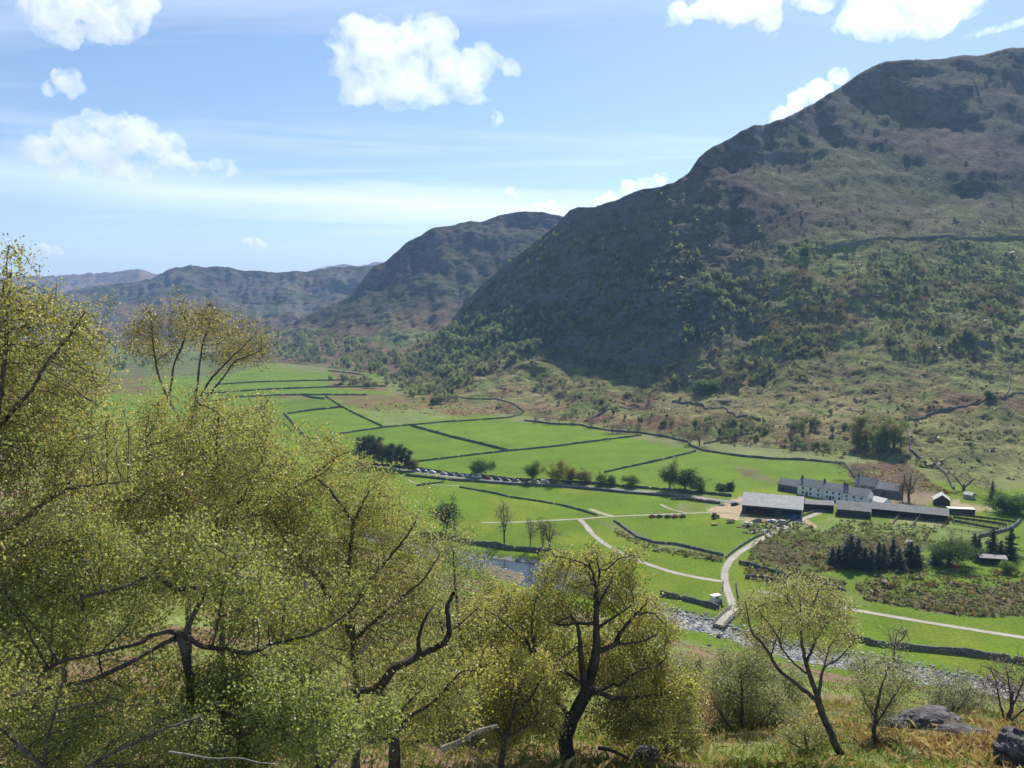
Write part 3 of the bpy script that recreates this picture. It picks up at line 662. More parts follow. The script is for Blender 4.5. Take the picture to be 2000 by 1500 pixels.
for pts, lab, *hh in [
    ([(663, 848), (712, 841), (752, 835), (802, 831), (862, 825), (930, 821), (996, 816), (1024, 806)], 'dry stone wall crossing the valley behind the pine clump, below the brown bracken'),
    ([(1024, 806), (1004, 790), (985, 784), (970, 780), (918, 780), (850, 768)], 'crooked wall edging the brown bracken patch at the foot of the wood'),
    ([(635, 774), (668, 795), (705, 814), (746, 833)], 'straight diagonal wall at the left edge of the brown bracken patch', 1.6),
    ([(561, 809), (610, 802), (669, 796)], 'short wall between two small bright fields left of the bracken', 2.0),
    ([(554, 808), (568, 822), (582, 840), (596, 852)], 'short diagonal wall of the small fields, half hidden by birch leaves', 1.8),
    ([(803, 832), (845, 844), (890, 856), (940, 868), (992, 881)], 'long diagonal wall running down from the bracken between two big fields', 1.9),
    ([(815, 902), (870, 896), (925, 889), (995, 881), (1050, 876), (1096, 871), (1180, 860), (1253, 851)], 'long wall rising gently across the fields above the lane trees'),
    ([(1024, 822), (1080, 829), (1135, 831), (1152, 836), (1200, 843), (1250, 846), (1300, 854), (1342, 864), (1350, 872), (1373, 881), (1449, 892), (1505, 897), (1571, 899), (1649, 907), (1662, 922), (1672, 938)], 'boundary wall along the foot of the fell above the fields', 1.6, 1.0),
    ([(1180, 924), (1225, 913), (1270, 904), (1316, 893), (1359, 882)], 'wall slanting from the lane trees up to the boundary wall'),
    ([(700, 905), (760, 911), (816, 917), (888, 927), (1000, 937), (1100, 941), (1220, 951), (1340, 961), (1429, 970)], 'far side wall of the lane, behind the parked cars', 1.6),
    ([(792, 929), (840, 934), (888, 939), (945, 943), (1000, 947), (1100, 952), (1220, 963), (1328, 972)], 'near side wall of the lane, in front of the parked cars', 1.5),
    ([(1310, 976), (1340, 976), (1375, 981), (1407, 985)], 'short wall round the rough pen beside the farm lane', 1.5),
    ([(898, 952), (950, 961), (1000, 972), (1050, 979), (1096, 987), (1130, 996), (1166, 1007)], 'mossy wall running down from the lane to the fork of the pale tracks', .95),
    ([(813, 949), (840, 946), (868, 942)], 'stub of ruined wall in the grass below the pine clump', 1.0),
    ([(1200, 1018), (1222, 1034), (1245, 1050), (1275, 1060), (1320, 1064), (1370, 1076), (1412, 1086)], 'low bouldery wall beside the little beck between the tracks', 1.1, 1.0),
    ([(820, 1047), (880, 1054), (930, 1064), (1000, 1074), (1060, 1079), (1112, 1089)], 'wall on the river bank beside the bare trees', 2.3, 1.0),
    ([(1290, 1163), (1330, 1170), (1370, 1180), (1404, 1190)], 'river bank wall below the white horse box', 1.9, .9),
    ([(1412, 1140), (1408, 1158), (1410, 1178), (1414, 1190)], 'wall on the left of the track as it drops to the bridge', 1.6),
    ([(1438, 1140), (1442, 1165), (1447, 1188)], 'wall on the right of the track as it drops to the bridge', 1.3),
    ([(1609, 993), (1562, 1010), (1512, 1033), (1470, 1054), (1438, 1073), (1418, 1090)], 'wall on the left of the long track up to the farm', 1.0),
    ([(1442, 1100), (1490, 1112), (1536, 1126)], 'upper wall below the rushy brown field', 1.5),
    ([(1454, 1129), (1490, 1131), (1521, 1137)], 'lower stub of wall below the rushy brown field', 1.5),
    ([(1586, 1131), (1618, 1142), (1650, 1154)], 'tumbled wall by the rushes behind the right hand birch', 1.0, 1.3),
    ([(1648, 1243), (1700, 1258), (1790, 1270), (1880, 1278), (1964, 1289), (2080, 1312)], 'long river bank wall below the pale footpath', 1.9, .9),
    ([(1550, 492), (1572, 491), (1640, 480), (1700, 470), (1770, 467), (1830, 464), (1900, 468), (1990, 464), (2080, 462)], 'high fell wall running level across the mountainside', 2.4, 1.6),
    ([(1768, 822), (1810, 812), (1850, 801), (1900, 789), (1950, 779), (2010, 767), (2080, 757)], 'wall climbing to the right edge across the pale knoll', 1.9, 1.0),
    ([(1968, 770), (1972, 745), (1973, 718), (1982, 690)], 'short wall going straight up the fell at the far right', 1.9, 1.0),
    ([(1770, 832), (1774, 850), (1778, 880), (1796, 896), (1828, 910), (1850, 930), (1862, 956)], 'wall beside the sunken path coming down to the farm', 1.8, 1.2),
    ([(1312, 786), (1340, 788), (1372, 791), (1392, 800), (1412, 797), (1422, 806), (1440, 817), (1486, 821)], 'crooked wall over the brown knolls under the dark slope', 2.0, 1.0),
    ([(1142, 824), (1170, 810), (1200, 799), (1240, 797), (1280, 796)], 'faint wall slanting up the brown knolls from the boundary wall', 1.3),
    ([(1375, 868), (1410, 858), (1445, 851), (1478, 844)], 'wall above the dull green pasture at the foot of the fell', 1.5),
    ([(640, 725), (672, 728), (708, 733)], 'far short wall at the head of the brown field', 2.0),
    ([(420, 752), (500, 747), (610, 744), (728, 742)], 'far wall between strips of green, upper one', 2.0),
    ([(400, 770), (526, 761), (640, 757), (752, 755)], 'far wall between strips of green, middle one', 2.0),
    ([(380, 790), (470, 776), (560, 772), (640, 772), (716, 772)], 'far wall between strips of green, lower one', 2.0),
    ([(592, 773), (612, 778), (634, 780)], 'far stub of wall left of the diagonal wall', 2.2)]:
    hh = (hh or [1.35]); stone_wall(pts, lab, hh[0] * .88, *(hh[1:] or [.62]))

# ------------------------------------------------------------------ gates, bridge
def gate(u, v, ang, label):
    p = hit(u, v); r = empty('field_gate', p, ang); tag(r, label, 'gate', 'field gates')
    for sx in (-1.75, 1.75):
        m = MB(); m.box((sx - .11, -.11, -.3), (sx + .11, .11, 1.5)); m.build('post', TIMBER, r)
    m = MB()
    for z in (.25, .48, .72, .95, 1.2): m.box((-1.62, -.035, z), (1.62, .035, z + .1))
    for x in (-1.6, -.05, 1.5): m.box((x, .037, .2), (x + .1, .08, 1.33))
    m.build('bars', PALETIM, r)
gate(1187, 862, -.15, 'pale wooden gate in the long wall across the fields')
gate(1317, 895, .25, 'pale wooden gate in the wall slanting up from the lane trees')
def bridge():
    a = floor(1438, 1193); b = floor(1404, 1222); d = (b - a); L = d.length; ang = math.atan2(d.y, d.x)
    r = empty('footbridge', (a.x, a.y, 0), ang); tag(r, 'narrow timber sided bridge carrying the track over the stony river', 'bridge')
    m = MB(); n = 10
    for i in range(n):
        x0, x1 = L * i / n, L * (i + 1) / n; z = lambda x: .35 + .5 * math.sin(math.pi * x / L)
        vs = [(x0, -1.7, z(x0) - .45), (x1, -1.7, z(x1) - .45), (x1, 1.7, z(x1) - .45), (x0, 1.7, z(x0) - .45), (x0, -1.7, z(x0)), (x1, -1.7, z(x1)), (x1, 1.7, z(x1)), (x0, 1.7, z(x0))]
        m.add(vs, [(3, 2, 1, 0), (4, 5, 6, 7), (0, 1, 5, 4), (2, 3, 7, 6)] + ([(3, 0, 4, 7)] if i == 0 else []) + ([(1, 2, 6, 5)] if i == n - 1 else []))
    m.build('deck', TRACK, r)
    for s in (-1, 1):
        m = MB(); k = 8
        for i in range(k + 1):
            x = L * i / k; z = .35 + .5 * math.sin(math.pi * x / L); m.box((x - .07, s * 1.62 - .07, z), (x + .07, s * 1.62 + .07, z + 1.25))
        for i in range(k):
            x0, x1 = L * i / k, L * (i + 1) / k; z0 = .35 + .5 * math.sin(math.pi * x0 / L); z1 = .35 + .5 * math.sin(math.pi * x1 / L)
            for zz in (.3, .65, 1.0):
                y = s * 1.74
                m.add([(x0, y - .04, z0 + zz), (x1, y - .04, z1 + zz), (x1, y + .04, z1 + zz), (x0, y + .04, z0 + zz), (x0, y - .04, z0 + zz + .2), (x1, y - .04, z1 + zz + .2), (x1, y + .04, z1 + zz + .2), (x0, y + .04, z0 + zz + .2)],
                      [(3, 2, 1, 0), (4, 5, 6, 7), (0, 1, 5, 4), (1, 2, 6, 5), (2, 3, 7, 6), (3, 0, 4, 7)])
        m.build('railing', PALETIM, r)
    for x in (.3, L - .3):
        m = MB(); m.box((x - .9, -1.9, -2.2), (x + .9, 1.9, .0), taper=.1); m.build('abutment', STONE, r)
bridge()
# ------------------------------------------------------------------ the farm
def frame_of(a, b):
    a = floor(*a); b = floor(*b); d = b - a
    return a, d.length, math.atan2(d.y, d.x)
def gable_house(name, label, cat, a, b, depth, eave, ridge, wall_m, roof_m, windows=(), doors=(), chimneys=(), over=.3, open_front=False, group=None, extra=None):
    """a,b: photograph pixels of the two ends of the near wall's foot; ridge runs along it"""
    o, L, ang = frame_of(a, b); r = empty(name, o, ang); tag(r, label, cat, group)
    m = MB(); pr = [(0, -.4), (depth, -.4), (depth, eave), (depth / 2, ridge), (0, eave)]
    if not open_front: m.prism(pr, 0, L)
    else:
        m.box((0, depth - .25, -.4), (L, depth, eave)); t = .25
        for x0 in (0, L - t): m.prism([(0, -.4), (depth - .252, -.4), (depth - .252, eave), (depth / 2, ridge), (0, eave)], x0, x0 + t)
        k = max(2, int(L / 4.5))
        for i in range(1, k): m.box((L * i / k - .12, .02, -.4), (L * i / k + .12, .26, eave - .05))
    m.build('wall', wall_m, r)
    m = MB(); sl = (ridge - eave) / (depth / 2)
    for s in (0, 1):
        y0, y1 = (-over, depth / 2) if s == 0 else (depth + over, depth / 2)
        z0, z1 = eave - over * sl + .03, ridge + .03; t = .16
        vs = [(-over, y0, z0), (L + over, y0, z0), (L + over, y1, z1), (-over, y1, z1), (-over, y0, z0 + t), (L + over, y0, z0 + t), (L + over, y1, z1 + t), (-over, y1, z1 + t)]
        m.add(vs, [(3, 2, 1, 0), (4, 5, 6, 7), (0, 1, 5, 4), (1, 2, 6, 5), (2, 3, 7, 6), (3, 0, 4, 7)])
    rf = m.build('roof', roof_m, r)
    for (x, y) in chimneys:
        m = MB(); zz = ridge - abs(y - depth / 2) * sl; m.box((x - .5, y - .4, zz - .6), (x + .5, y + .4, zz + 1.2)); m.box((x - .58, y - .48, zz + 1.2), (x + .58, y + .48, zz + 1.36))
        for q in (-.22, .22): m.cyl((x + q, y, zz + 1.36), (x + q, y, zz + 1.75), .13, .11, 8)
        m.build('chimney', FARMST, rf)
    for (x, z, w, h) in windows:
        m = MB(); m.box((x - w / 2, -.045, z), (x + w / 2, .1, z + h)); wn = m.build('window', WINDOW, r)
        m = MB(); t = .09
        m.box((x - w / 2 - t, -.07, z + h), (x + w / 2 + t, .1, z + h + t)); m.box((x - w / 2 - t, -.1, z - t), (x + w / 2 + t, .1, z))
        for xx in (x - w / 2 - t, x + w / 2): m.box((xx, -.07, z), (xx + t, .1, z + h))
        m.box((x - .03, -.065, z), (x + .03, .1, z + h)); m.build('frame', TRIM, wn)
    for (x, w, h, mm) in doors:
        m = MB(); m.box((x - w / 2, -.05, -.1), (x + w / 2, .1, h)); m.build('door', mm, r)
    return r, L, ang
# big barn: closed ends, dark open bays under a broad pale sheet roof
def barn():
    o, L, ang = frame_of((1449, 1004), (1566, 1012)); ang -= .10; dep, ev, rg_ = 21.0, 4.6, 8.4
    r = empty('cattle_barn', o, ang); tag(r, 'big modern barn with a broad pale grey sheet roof and dark open front', 'barn')
    m = MB(); t = .3
    m.prism([(0, -.4), (dep - .252, -.4), (dep - .252, ev), (dep / 2, rg_), (0, ev)], L - t, L); m.build('wall', SUNLITBOARD, r)  # right gable: sunlight put into the colour, much paler than the other walls
    m = MB(); m.prism([(0, -.4), (dep - .252, -.4), (dep - .252, ev), (dep / 2, rg_), (0, ev)], 0, t)
    m.box((0, dep - .25, -.4), (L, dep, ev)); m.box((t, 7.0, -.3), (L - t, 7.25, ev)); m.build('wall', BOARD, r)
    m = MB(); m.box((t, -.02, ev - 1.0), (L - t, .1, ev - .05)); m.box((t, .0, -.3), (L * .08, .12, ev - 1.0)); m.box((L * .55, .0, -.3), (L * .66, .12, ev - 1.0)); m.build('front_boarding', BOARD, r)
    for i in range(1, 6):
        m = MB(); x = L * i / 6; m.box((x - .14, .16, -.4), (x + .14, .42, ev - .1)); m.build('post', DARKIN, r)
    sl = (rg_ - ev) / (dep / 2); nb = 3
    for s in (0, 1):                       # laps of sheeting, each standing 6 cm proud of the one below
        m = MB()
        for k in range(nb):
            ya, yb = -.5 + (dep / 2 + .5) * k / nb, -.5 + (dep / 2 + .5) * (k + 1) / nb + .25 * (k < nb - 1)
            za, zb = ev + .05 + ya * sl - .07 * k, ev + .05 + yb * sl - .07 * k
            if s: ya, yb = dep - ya, dep - yb
            vs = [(-.5, ya, za), (L + .5, ya, za), (L + .5, yb, zb), (-.5, yb, zb)]; vs += [(x, y, z + .1) for x, y, z in vs]
            m.add(vs, [(3, 2, 1, 0), (4, 5, 6, 7), (0, 1, 5, 4), (1, 2, 6, 5), (2, 3, 7, 6), (3, 0, 4, 7)])
        m.build('roof', SHEET, r)
    m = MB(); m.cyl((L * .66, -.6, .7), (L * .97, -.6, 2.1), .07); m.cyl((L * .97, -.6, 0), (L * .97, -.6, 2.1), .07); m.cyl((L * .66, -.6, 0), (L * .66, -.6, .7), .07); m.build('feed_rail', CHROME, r)
    return r, L
barn()
def W4(n, x0, dx, z, w=1.0, h=1.2): return [(x0 + dx * i, z, w, h) for i in range(n)]
gable_house('stone_outbuilding', 'grey slate stone outbuilding at the left end of the white row', 'outbuilding', (1519, 957), (1556, 963), 7.5, 3.4, 6.0, FARMST, SLATE, doors=[(3, 1.2, 2, DARKIN)])
gable_house('white_farmhouse', 'longest whitewashed house of the farm row, left of the white middle house', 'house', (1557, 965), (1606, 973), 8, 5.0, 7.9, WHITEW, SLATE, W4(3, 3, 4, 3.1) + W4(3, 3, 4, .8), [(5, 1.0, 2.0, DARKIN)], [(.8, 4), (12.6, 4)])
gable_house('white_farmhouse', 'whitewashed middle house of the farm row', 'house', (1607, 974), (1644, 980), 7.6, 5.2, 7.9, WHITEW, SLATE, W4(3, 2, 3.1, 3.2) + W4(3, 2, 3.1, .8), [(3.6, 1, 2, DARKIN)], [(9.3, 3.8)])
gable_house('white_farmhouse', 'whitewashed house at the right end of the farm row', 'house', (1645, 981), (1693, 989), 8, 4.8, 7.6, WHITEW, SLATE, W4(3, 2, 3.6, 2.9) + W4(2, 2.2, 4, .8), [(8, 1, 2, DARKIN)], [(.7, 4)])
gable_house('white_extension', 'bright white lean-to joined to the right house, facing the sun', 'outbuilding', (1700, 987), (1724, 993), 6, 2.6, 4.3, WHITEW, simple('pale_roof', (.62, .60, .56), .7, .1, 2))
gable_house('stone_shed', 'low shed behind the white row with slate roof and open dark front', 'shed', (1560, 996), (1628, 1000), 6, 3.2, 4.6, FARMST, SHEET2, open_front=True)
gable_house('lambing_shed', 'wide shed with sheet roof in front of the right white house', 'shed', (1634, 1007), (1700, 1013), 10, 3.3, 6.2, BOARD, SHEET2, over=.4)
gable_house('long_shed', 'long low shed with a pale grey roof stretching right from the farm', 'shed', (1702, 1006), (1852, 1021), 8, 3.2, 5.4, BOARD, SHEET2, open_front=True)
gable_house('back_house', 'grey slate stone house standing behind the farm row', 'house', (1668, 962), (1708, 967), 8.5, 4.6, 8.0, FARMST, SLATE, W4(3, 2.4, 4, 2.9), [(6, 1.1, 2, DARKIN)], [(1, 4.2)])
gable_house('back_barn', 'slate roofed stone barn joined to the house behind the farm row', 'barn', (1710, 968), (1754, 974), 8, 3.9, 6.6, FARMST, SLATE, doors=[(4, 2.4, 2.8, DARKIN)])
# tarred hut with its gable to the viewer
def hut():
    o = floor(1824, 986); r = empty('tarred_hut', o, R(-24)); tag(r, 'small black hut with a pale roof above the long shed', 'hut')
    m = MB(); w, d = 7.0, 7.5
    vs = [(0, 0, -.4), (w, 0, -.4), (w, 0, 2.6), (w / 2, 0, 5.2), (0, 0, 2.6)]; vs += [(x, d, z) for x, y, z in vs]
    m.add(vs, [(4, 3, 2, 1, 0), (5, 6, 7, 8, 9)] + [(i, (i + 1) % 5, 5 + (i + 1) % 5, 5 + i) for i in range(5)]); m.build('wall', BOARD, r)
    m = MB()
    for s in (0, 1):
        xe, ze = (-.35, 2.6 - .26) if s == 0 else (w + .35, 2.6 - .26)
        vs = [(xe, -.4, ze + .03), (w / 2, -.4, 5.23), (w / 2, d + .3, 5.23), (xe, d + .3, ze + .03)]; vs += [(x, y, z + .14) for x, y, z in vs]
        m.add(vs, [(3, 2, 1, 0), (4, 5, 6, 7), (0, 1, 5, 4), (1, 2, 6, 5), (2, 3, 7, 6), (3, 0, 4, 7)])
    m.build('roof', simple('pale_felt', (.45, .43, .40), .85, .15, 2), r)
    m = MB(); m.box((2.6, -.05, -.2), (4.4, .0, 2.2)); m.build('door', DARKIN, r)
hut()
def container():
    o = floor(1852, 1004); r = empty('storage_container', o, R(-12)); tag(r, 'dark grey storage container with a bright pale top, right of the long shed', 'container')
    m = MB(); m.box((0, 0, .1), (11.5, 3.2, 2.7))
    for i in range(22): m.box((.1 + i * .52, -.06, .3), (.36 + i * .52, 0, 2.55))
    m.build('body', simple('container_paint', (.06, .055, .055), .6, .2), r)
    m = MB(); m.box((-.1, -.12, 2.702), (11.6, 3.3, 2.85)); m.build('roof', simple('container_top', (.66, .64, .60), .6, .08), r)
    m = MB(); m.box((11.5, .3, .25), (11.58, 1.55, 2.6)); m.box((11.5, 1.65, .25), (11.58, 2.9, 2.6)); m.build('door', simple('container_door', (.07, .06, .06), .6, .2), r)
container()
gable_house('plank_shed', 'tiny shed with a sunlit pale end beyond the black hut', 'shed', (1881, 973), (1897, 976), 4, 2.2, 3.2, PALETIM, simple('hut_roof', (.5, .47, .42), .8, .1))
gable_house('wooden_shelter', 'dark open shelter under the spruces at the right edge', 'shelter', (1914, 1102), (1966, 1106), 5, 2.6, 3.3, BOARD, SHEET2, open_front=True)

# rails and pens
def rail_fence(pts, label, h=1.25, mat=None, step=2.6, rails=(.35, .75, 1.12), boarded=False):
    P = resample([tuple(hit(u, v)) for u, v in pts], step); z = [drop(a, b) for a, b in P[:, :2]]
    r = empty('rail_fence', (P[0, 0], P[0, 1], z[0])); tag(r, label, 'fence', 'rail fences round the farm')
    o = np.array([P[0, 0], P[0, 1], z[0]])
    for i in range(len(P)):
        p = Vector((P[i, 0], P[i, 1], z[i]) - o); m = MB(); m.box((p.x - .09, p.y - .09, p.z - .3), (p.x + .09, p.y + .09, p.z + h + .1)); m.build('post', mat or TIMBER, r)
        if i:
            d = p - p0; L = d.length; M = Matrix.Translation(p0) @ Matrix.Rotation(math.atan2(d.y, d.x), 4, 'Z')
            for zz in rails:
                t = .36 if boarded else .14
                dz = d.z; q = MB()
                vs = [(0.1, -.13, zz), (L - .1, -.13, zz + dz), (L - .1, -.095, zz + dz), (0.1, -.095, zz), (0.1, -.13, zz + t), (L - .1, -.13, zz + dz + t), (L - .1, -.095, zz + dz + t), (0.1, -.095, zz + t)]
                q.add([M @ Vector(v) for v in vs], [(3, 2, 1, 0), (4, 5, 6, 7), (0, 1, 5, 4), (1, 2, 6, 5), (2, 3, 7, 6), (3, 0, 4, 7)]); q.build('rail', mat or TIMBER, r)
        p0 = p
    return r
rail_fence([(1862, 1007), (1905, 1013), (1950, 1018), (1985, 1024)], 'dark boarded pen fence, upper of three right of the long shed', 1.5, BOARD, boarded=True)
rail_fence([(1862, 1014), (1910, 1020), (1965, 1029)], 'dark boarded pen fence, middle of three right of the long shed', 1.5, BOARD, boarded=True)
rail_fence([(1864, 1022), (1900, 1028), (1950, 1037)], 'dark boarded pen fence, lower of three right of the long shed', 1.7, BOARD, boarded=True)
rail_fence([(1825, 1030), (1860, 1036), (1912, 1045), (1945, 1036), (1972, 1028)], 'grey timber fence closing the paddock right of the long shed')
rail_fence([(1744, 1023), (1750, 1016), (1758, 1007)], 'short pale fence running back to the long shed, left one', 1.2, PALETIM, 1.6, boarded=True)
rail_fence([(1782, 1027), (1790, 1018), (1797, 1009)], 'short pale fence running back to the long shed, right one', 1.2, PALETIM, 1.6, boarded=True)
rail_fence([(1840, 1030), (1850, 1024), (1856, 1014), (1862, 1022)], 'rusty brown hurdles at the corner of the long shed', 1.6, RUST, 1.4)
stone_wall([(1912, 1050), (1945, 1042), (1975, 1034), (1992, 1020)], 'broad stone wall bending round the farm paddock at the right edge', 1.4, 1.4)
rail_fence([(1640, 1020), (1700, 1028), (1760, 1034), (1830, 1036)], 'thin wire and post fence across the rough grass in front of the sheds', 1.0, TIMBER, 4, (.9,))

# ------------------------------------------------------------------ vehicles
def carpaint(name, c): return simple(name, c, .28, .06, 1, .5)
PAINTS = {'silver': (.45, .46, .47), 'white': (.74, .74, .73), 'black': (.025, .026, .03), 'dark blue': (.03, .05, .12), 'grey': (.16, .165, .17), 'red': (.30, .03, .02), 'pale blue': (.25, .33, .42), 'dark green': (.03, .06, .035)}
PM = {k: carpaint('paint_' + k.replace(' ', '_'), v) for k, v in PAINTS.items()}
def loft(m, secs, mi=0):
    n = len(secs[0]); vs = [p for s in secs for p in s]; fs = []
    for k in range(len(secs) - 1):
        for i in range(n): fs.append((k * n + i, k * n + (i + 1) % n, (k + 1) * n + (i + 1) % n, (k + 1) * n + i))
    fs.append(tuple(range(n - 1, -1, -1))); fs.append(tuple(range((len(secs) - 1) * n, len(secs) * n))); m.add(vs, fs, mi)
def wheel(r, x, y, rad=.32, w=.2):
    m = MB(); m.cyl((x, y - w / 2, rad), (x, y + w / 2, rad), rad, rad, 14); ty = m.build('wheel', TYRE, r)
    m = MB(); m.cyl((x, y - w / 2 - .012, rad), (x, y + w / 2 + .012, rad), rad * .6, rad * .6, 10); m.build('rim', CHROME, ty)
def car_body(kind, r, paint):
    lng, wid = 4.2, 1.74; m = MB()
    prof = {'hatch': [(-2.1, .55, .78), (-1.95, .3, .92), (-1.2, .25, .98), (.0, .25, .98), (1.3, .25, .95), (1.95, .3, .80), (2.1, .5, .68)],
            'estate': [(-2.2, .5, .9), (-2.1, .3, .96), (-1.0, .26, 1.0), (.2, .25, 1.0), (1.3, .25, .96), (2.05, .3, .82), (2.2, .5, .7)]}[kind]
    secs = []
    for x, lo, hi in prof:
        w = wid / 2 * (1 - .16 * (abs(x) / 2.1) ** 4)
        secs.append([(x, -w * .92, lo), (x, w * .92, lo), (x, w, (lo + hi) / 2), (x, w * .93, hi), (x, -w * .93, hi), (x, -w, (lo + hi) / 2)])
    loft(m, secs); m.build('body', paint, r, True)
    cab = [(-2.0 if kind == 'estate' else -1.85, .93), (-1.55, 1.38), (-.2, 1.47), (.45, 1.42), (1.2, .96)] if kind == 'hatch' else [(-2.05, .95), (-1.9, 1.42), (-.2, 1.5), (.5, 1.44), (1.25, .97)]
    m = MB(); secs = []
    for x, top in cab:
        f = (top - .93) / .55; w0 = .80; w1 = .80 - .17 * f
        secs.append([(x, -w0, .94), (x, w0, .94), (x, w1, max(top - .05, .945)), (x, -w1, max(top - .05, .945))])
    loft(m, secs); m.build('windows', WINDOW, r)
    m = MB(); t = [(x, z) for x, z in cab[1:4]]
    for (xa, za), (xb, zb) in zip(t, t[1:]):
        vs = [(xa, -.64, za - .04), (xb, -.64, zb - .04), (xb, .64, zb - .04), (xa, .64, za - .04), (xa, -.6, za + .03), (xb, -.6, zb + .03), (xb, .6, zb + .03), (xa, .6, za + .03)]
        m.add(vs, [(3, 2, 1, 0), (4, 5, 6, 7), (0, 1, 5, 4), (1, 2, 6, 5), (2, 3, 7, 6), (3, 0, 4, 7)])
    m.build('roof', paint, r)
    for x in (-1.3, 1.3):
        for y in (-.78, .78): wheel(r, x, y)
    for y in (-.58, .58):
        m = MB(); m.box((1.98, y - .17, .60), (2.10, y + .17, .74)); m.build('headlight', TRIM, r)
def car(p, ang, colour, kind, label, group=None):
    r = empty('parked_car', p, ang); tag(r, label, 'car', group); car_body(kind, r, PM[colour]); return r
def copy_tree(o, parent=None):
    c = o.copy(); link(c); c.parent = parent
    for ch in o.children: copy_tree(ch, c)
    return c
la, lb = floor(824, 920.5), floor(1136, 946.5)
lane_px = [(812, 918.4), (888, 927.6), (1000, 938.2), (1100, 942.6), (1140, 945.4)]
seq = ['silver', 'dark blue', 'white', 'silver', 'dark blue', 'grey', 'silver', 'VAN', 'red', 'black', 'dark blue', 'grey', 'black', 'silver', 'white', 'grey', 'black', 'dark blue', 'pale blue', 'black', 'dark green', 'dark blue', 'silver', 'black', 'grey', 'white', 'black', 'dark green']
P = resample([tuple(floor(u, v + 1.6)) for u, v in lane_px], .5)
tot = len(P); step = int(5.6 / .5); protos = {}; rgc = random.Random(4); seen = {}
ords = ['leftmost', 'second', 'third', 'fourth', 'fifth', 'sixth', 'seventh', 'eighth']
k = 0; i = 2
while i + step < tot and k < len(seq):
    a, b = P[i], P[min(i + 8, tot - 1)]; ang = math.atan2(b[1] - a[1], b[0] - a[0]); c = seq[k]; p = (a[0], a[1], .06)
    if c == 'VAN':
        r = empty('camper_van', p, ang); tag(r, 'tall white camper van with a raised roof among the cars on the lane', 'van')
        m = MB(); loft(m, [[(x, -.98 * f, .35), (x, .98 * f, .35), (x, .98 * f, h * .6), (x, .86 * f, h), (x, -.86 * f, h), (x, -.98 * f, h * .6)] for x, h, f in ((-2.7, 2.5, .97), (-2.6, 2.62, 1), (1.2, 2.65, 1), (1.75, 2.0, .98), (2.4, 1.25, .95), (2.75, .9, .86))]); m.build('body', PM['white'], r)
        m = MB(); m.box((-2.0, -1.0, 1.35), (.9, 1.0, 1.85)); m.build('windows', WINDOW, r)
        m = MB(); m.add([(1.66, -.75, 2.06), (1.66, .75, 2.06), (2.22, .78, 1.45), (2.22, -.78, 1.45)], [(0, 1, 2, 3)]); m.build('windscreen', WINDOW, r)
        m = MB(); m.box((-1.8, -.7, 2.62), (.9, .7, 2.86), taper=.15); m.build('roof', PM['white'], r)
        for x in (-1.6, 1.6):
            for y in (-.86, .86): wheel(r, x, y, .36)
        i += int(7 / .5)
    else:
        kind = rgc.choice(['hatch', 'hatch', 'estate']); n = seen.get(c, 0); seen[c] = n + 1
        total = [s for s in seq].count(c)
        lab = f'{ords[n]} from the left of the {c} cars parked along the lane' if n else f'leftmost of the {c} cars parked along the lane'
        if total == 1: lab = f'only {c} car in the line parked along the lane'
        if (c, kind) in protos:
            r = copy_tree(protos[c, kind]); r.location = p; r.rotation_euler = (0, 0, ang); tag(r, lab, 'car', 'cars parked along the lane')
        else: r = protos[c, kind] = car(p, ang, c, kind, lab, 'cars parked along the lane')
        i += step if rgc.random() > .12 else step + 5
    k += 1
# the small farm vehicles lined up by the track
def quad_cart(u, v, ang, paint, label):
    p = floor(u, v); r = empty('farm_buggy', (p.x, p.y, .05), ang); tag(r, label, 'buggy', 'farm buggies beside the track')
    m = MB(); loft(m, [[(x, -.68, .42), (x, .68, .42), (x, .66, h), (x, -.66, h)] for x, h in ((-1.4, .95), (-.5, .98), (-.45, .72), (.5, .72), (.55, 1.0), (1.2, .95), (1.4, .7))]); m.build('body', paint, r)
    m = MB()
    for x, y in ((-.5, -.62), (-.5, .62), (.6, -.62), (.6, .62)): m.cyl((x, y, .8), (x - .05, y, 1.85), .04, .04, 6)
    m.build('roll_cage', DARKIN, r)
    m = MB(); m.box((-.65, -.7, 1.85), (.75, .7, 1.93)); m.build('roof', DARKIN, r)
    m = MB(); m.box((-.35, -.5, .72), (.0, .5, 1.25)); m.build('seat', TYRE, r)
    for x in (-1.0, 1.0):
        for y in (-.65, .65): wheel(r, x, y, .34, .26)
quad_cart(1274, 1010.5, .3, PM['red'], 'dark red buggy, leftmost of the five parked below the track')
quad_cart(1288, 1010.5, .4, PM['black'], 'black buggy, second of the five parked below the track')
quad_cart(1304, 1011, .2, PM['black'], 'black buggy, middle of the five parked below the track')
quad_cart(1318, 1011, .3, PM['red'], 'red and black buggy, fourth of the five parked below the track')
quad_cart(1333, 1010.5, .3, PM['dark blue'], 'dark blue buggy, rightmost of the five parked below the track')
def tractor(u, v, ang, paint, label, front=True):
    p = floor(u, v); r = empty('tractor', (p.x, p.y, .05), ang); tag(r, label, 'tractor')
    m = MB(); loft(m, [[(x, -.42, .7), (x, .42, .7), (x, .36, h), (x, -.36, h)] for x, h in ((.2, 1.55), (1.2, 1.5), (1.9, 1.35), (2.05, 1.1))]); m.build('bonnet', paint, r)
    m = MB(); m.box((-1.2, -.72, 1.35), (.2, .72, 2.45), taper=.1); m.build('cab', WINDOW, r)
    m = MB(); m.box((-1.3, -.8, 2.45), (.3, .8, 2.6)); m.build('cab_roof', paint, r)
    m = MB(); m.box((-1.3, -.55, .55), (.4, .55, 1.35)); m.build('chassis', DARKIN, r)
    for y in (-.85, .85): wheel(r, -.75, y, .78, .42); wheel(r, 1.45, y * .9, .46, .3)
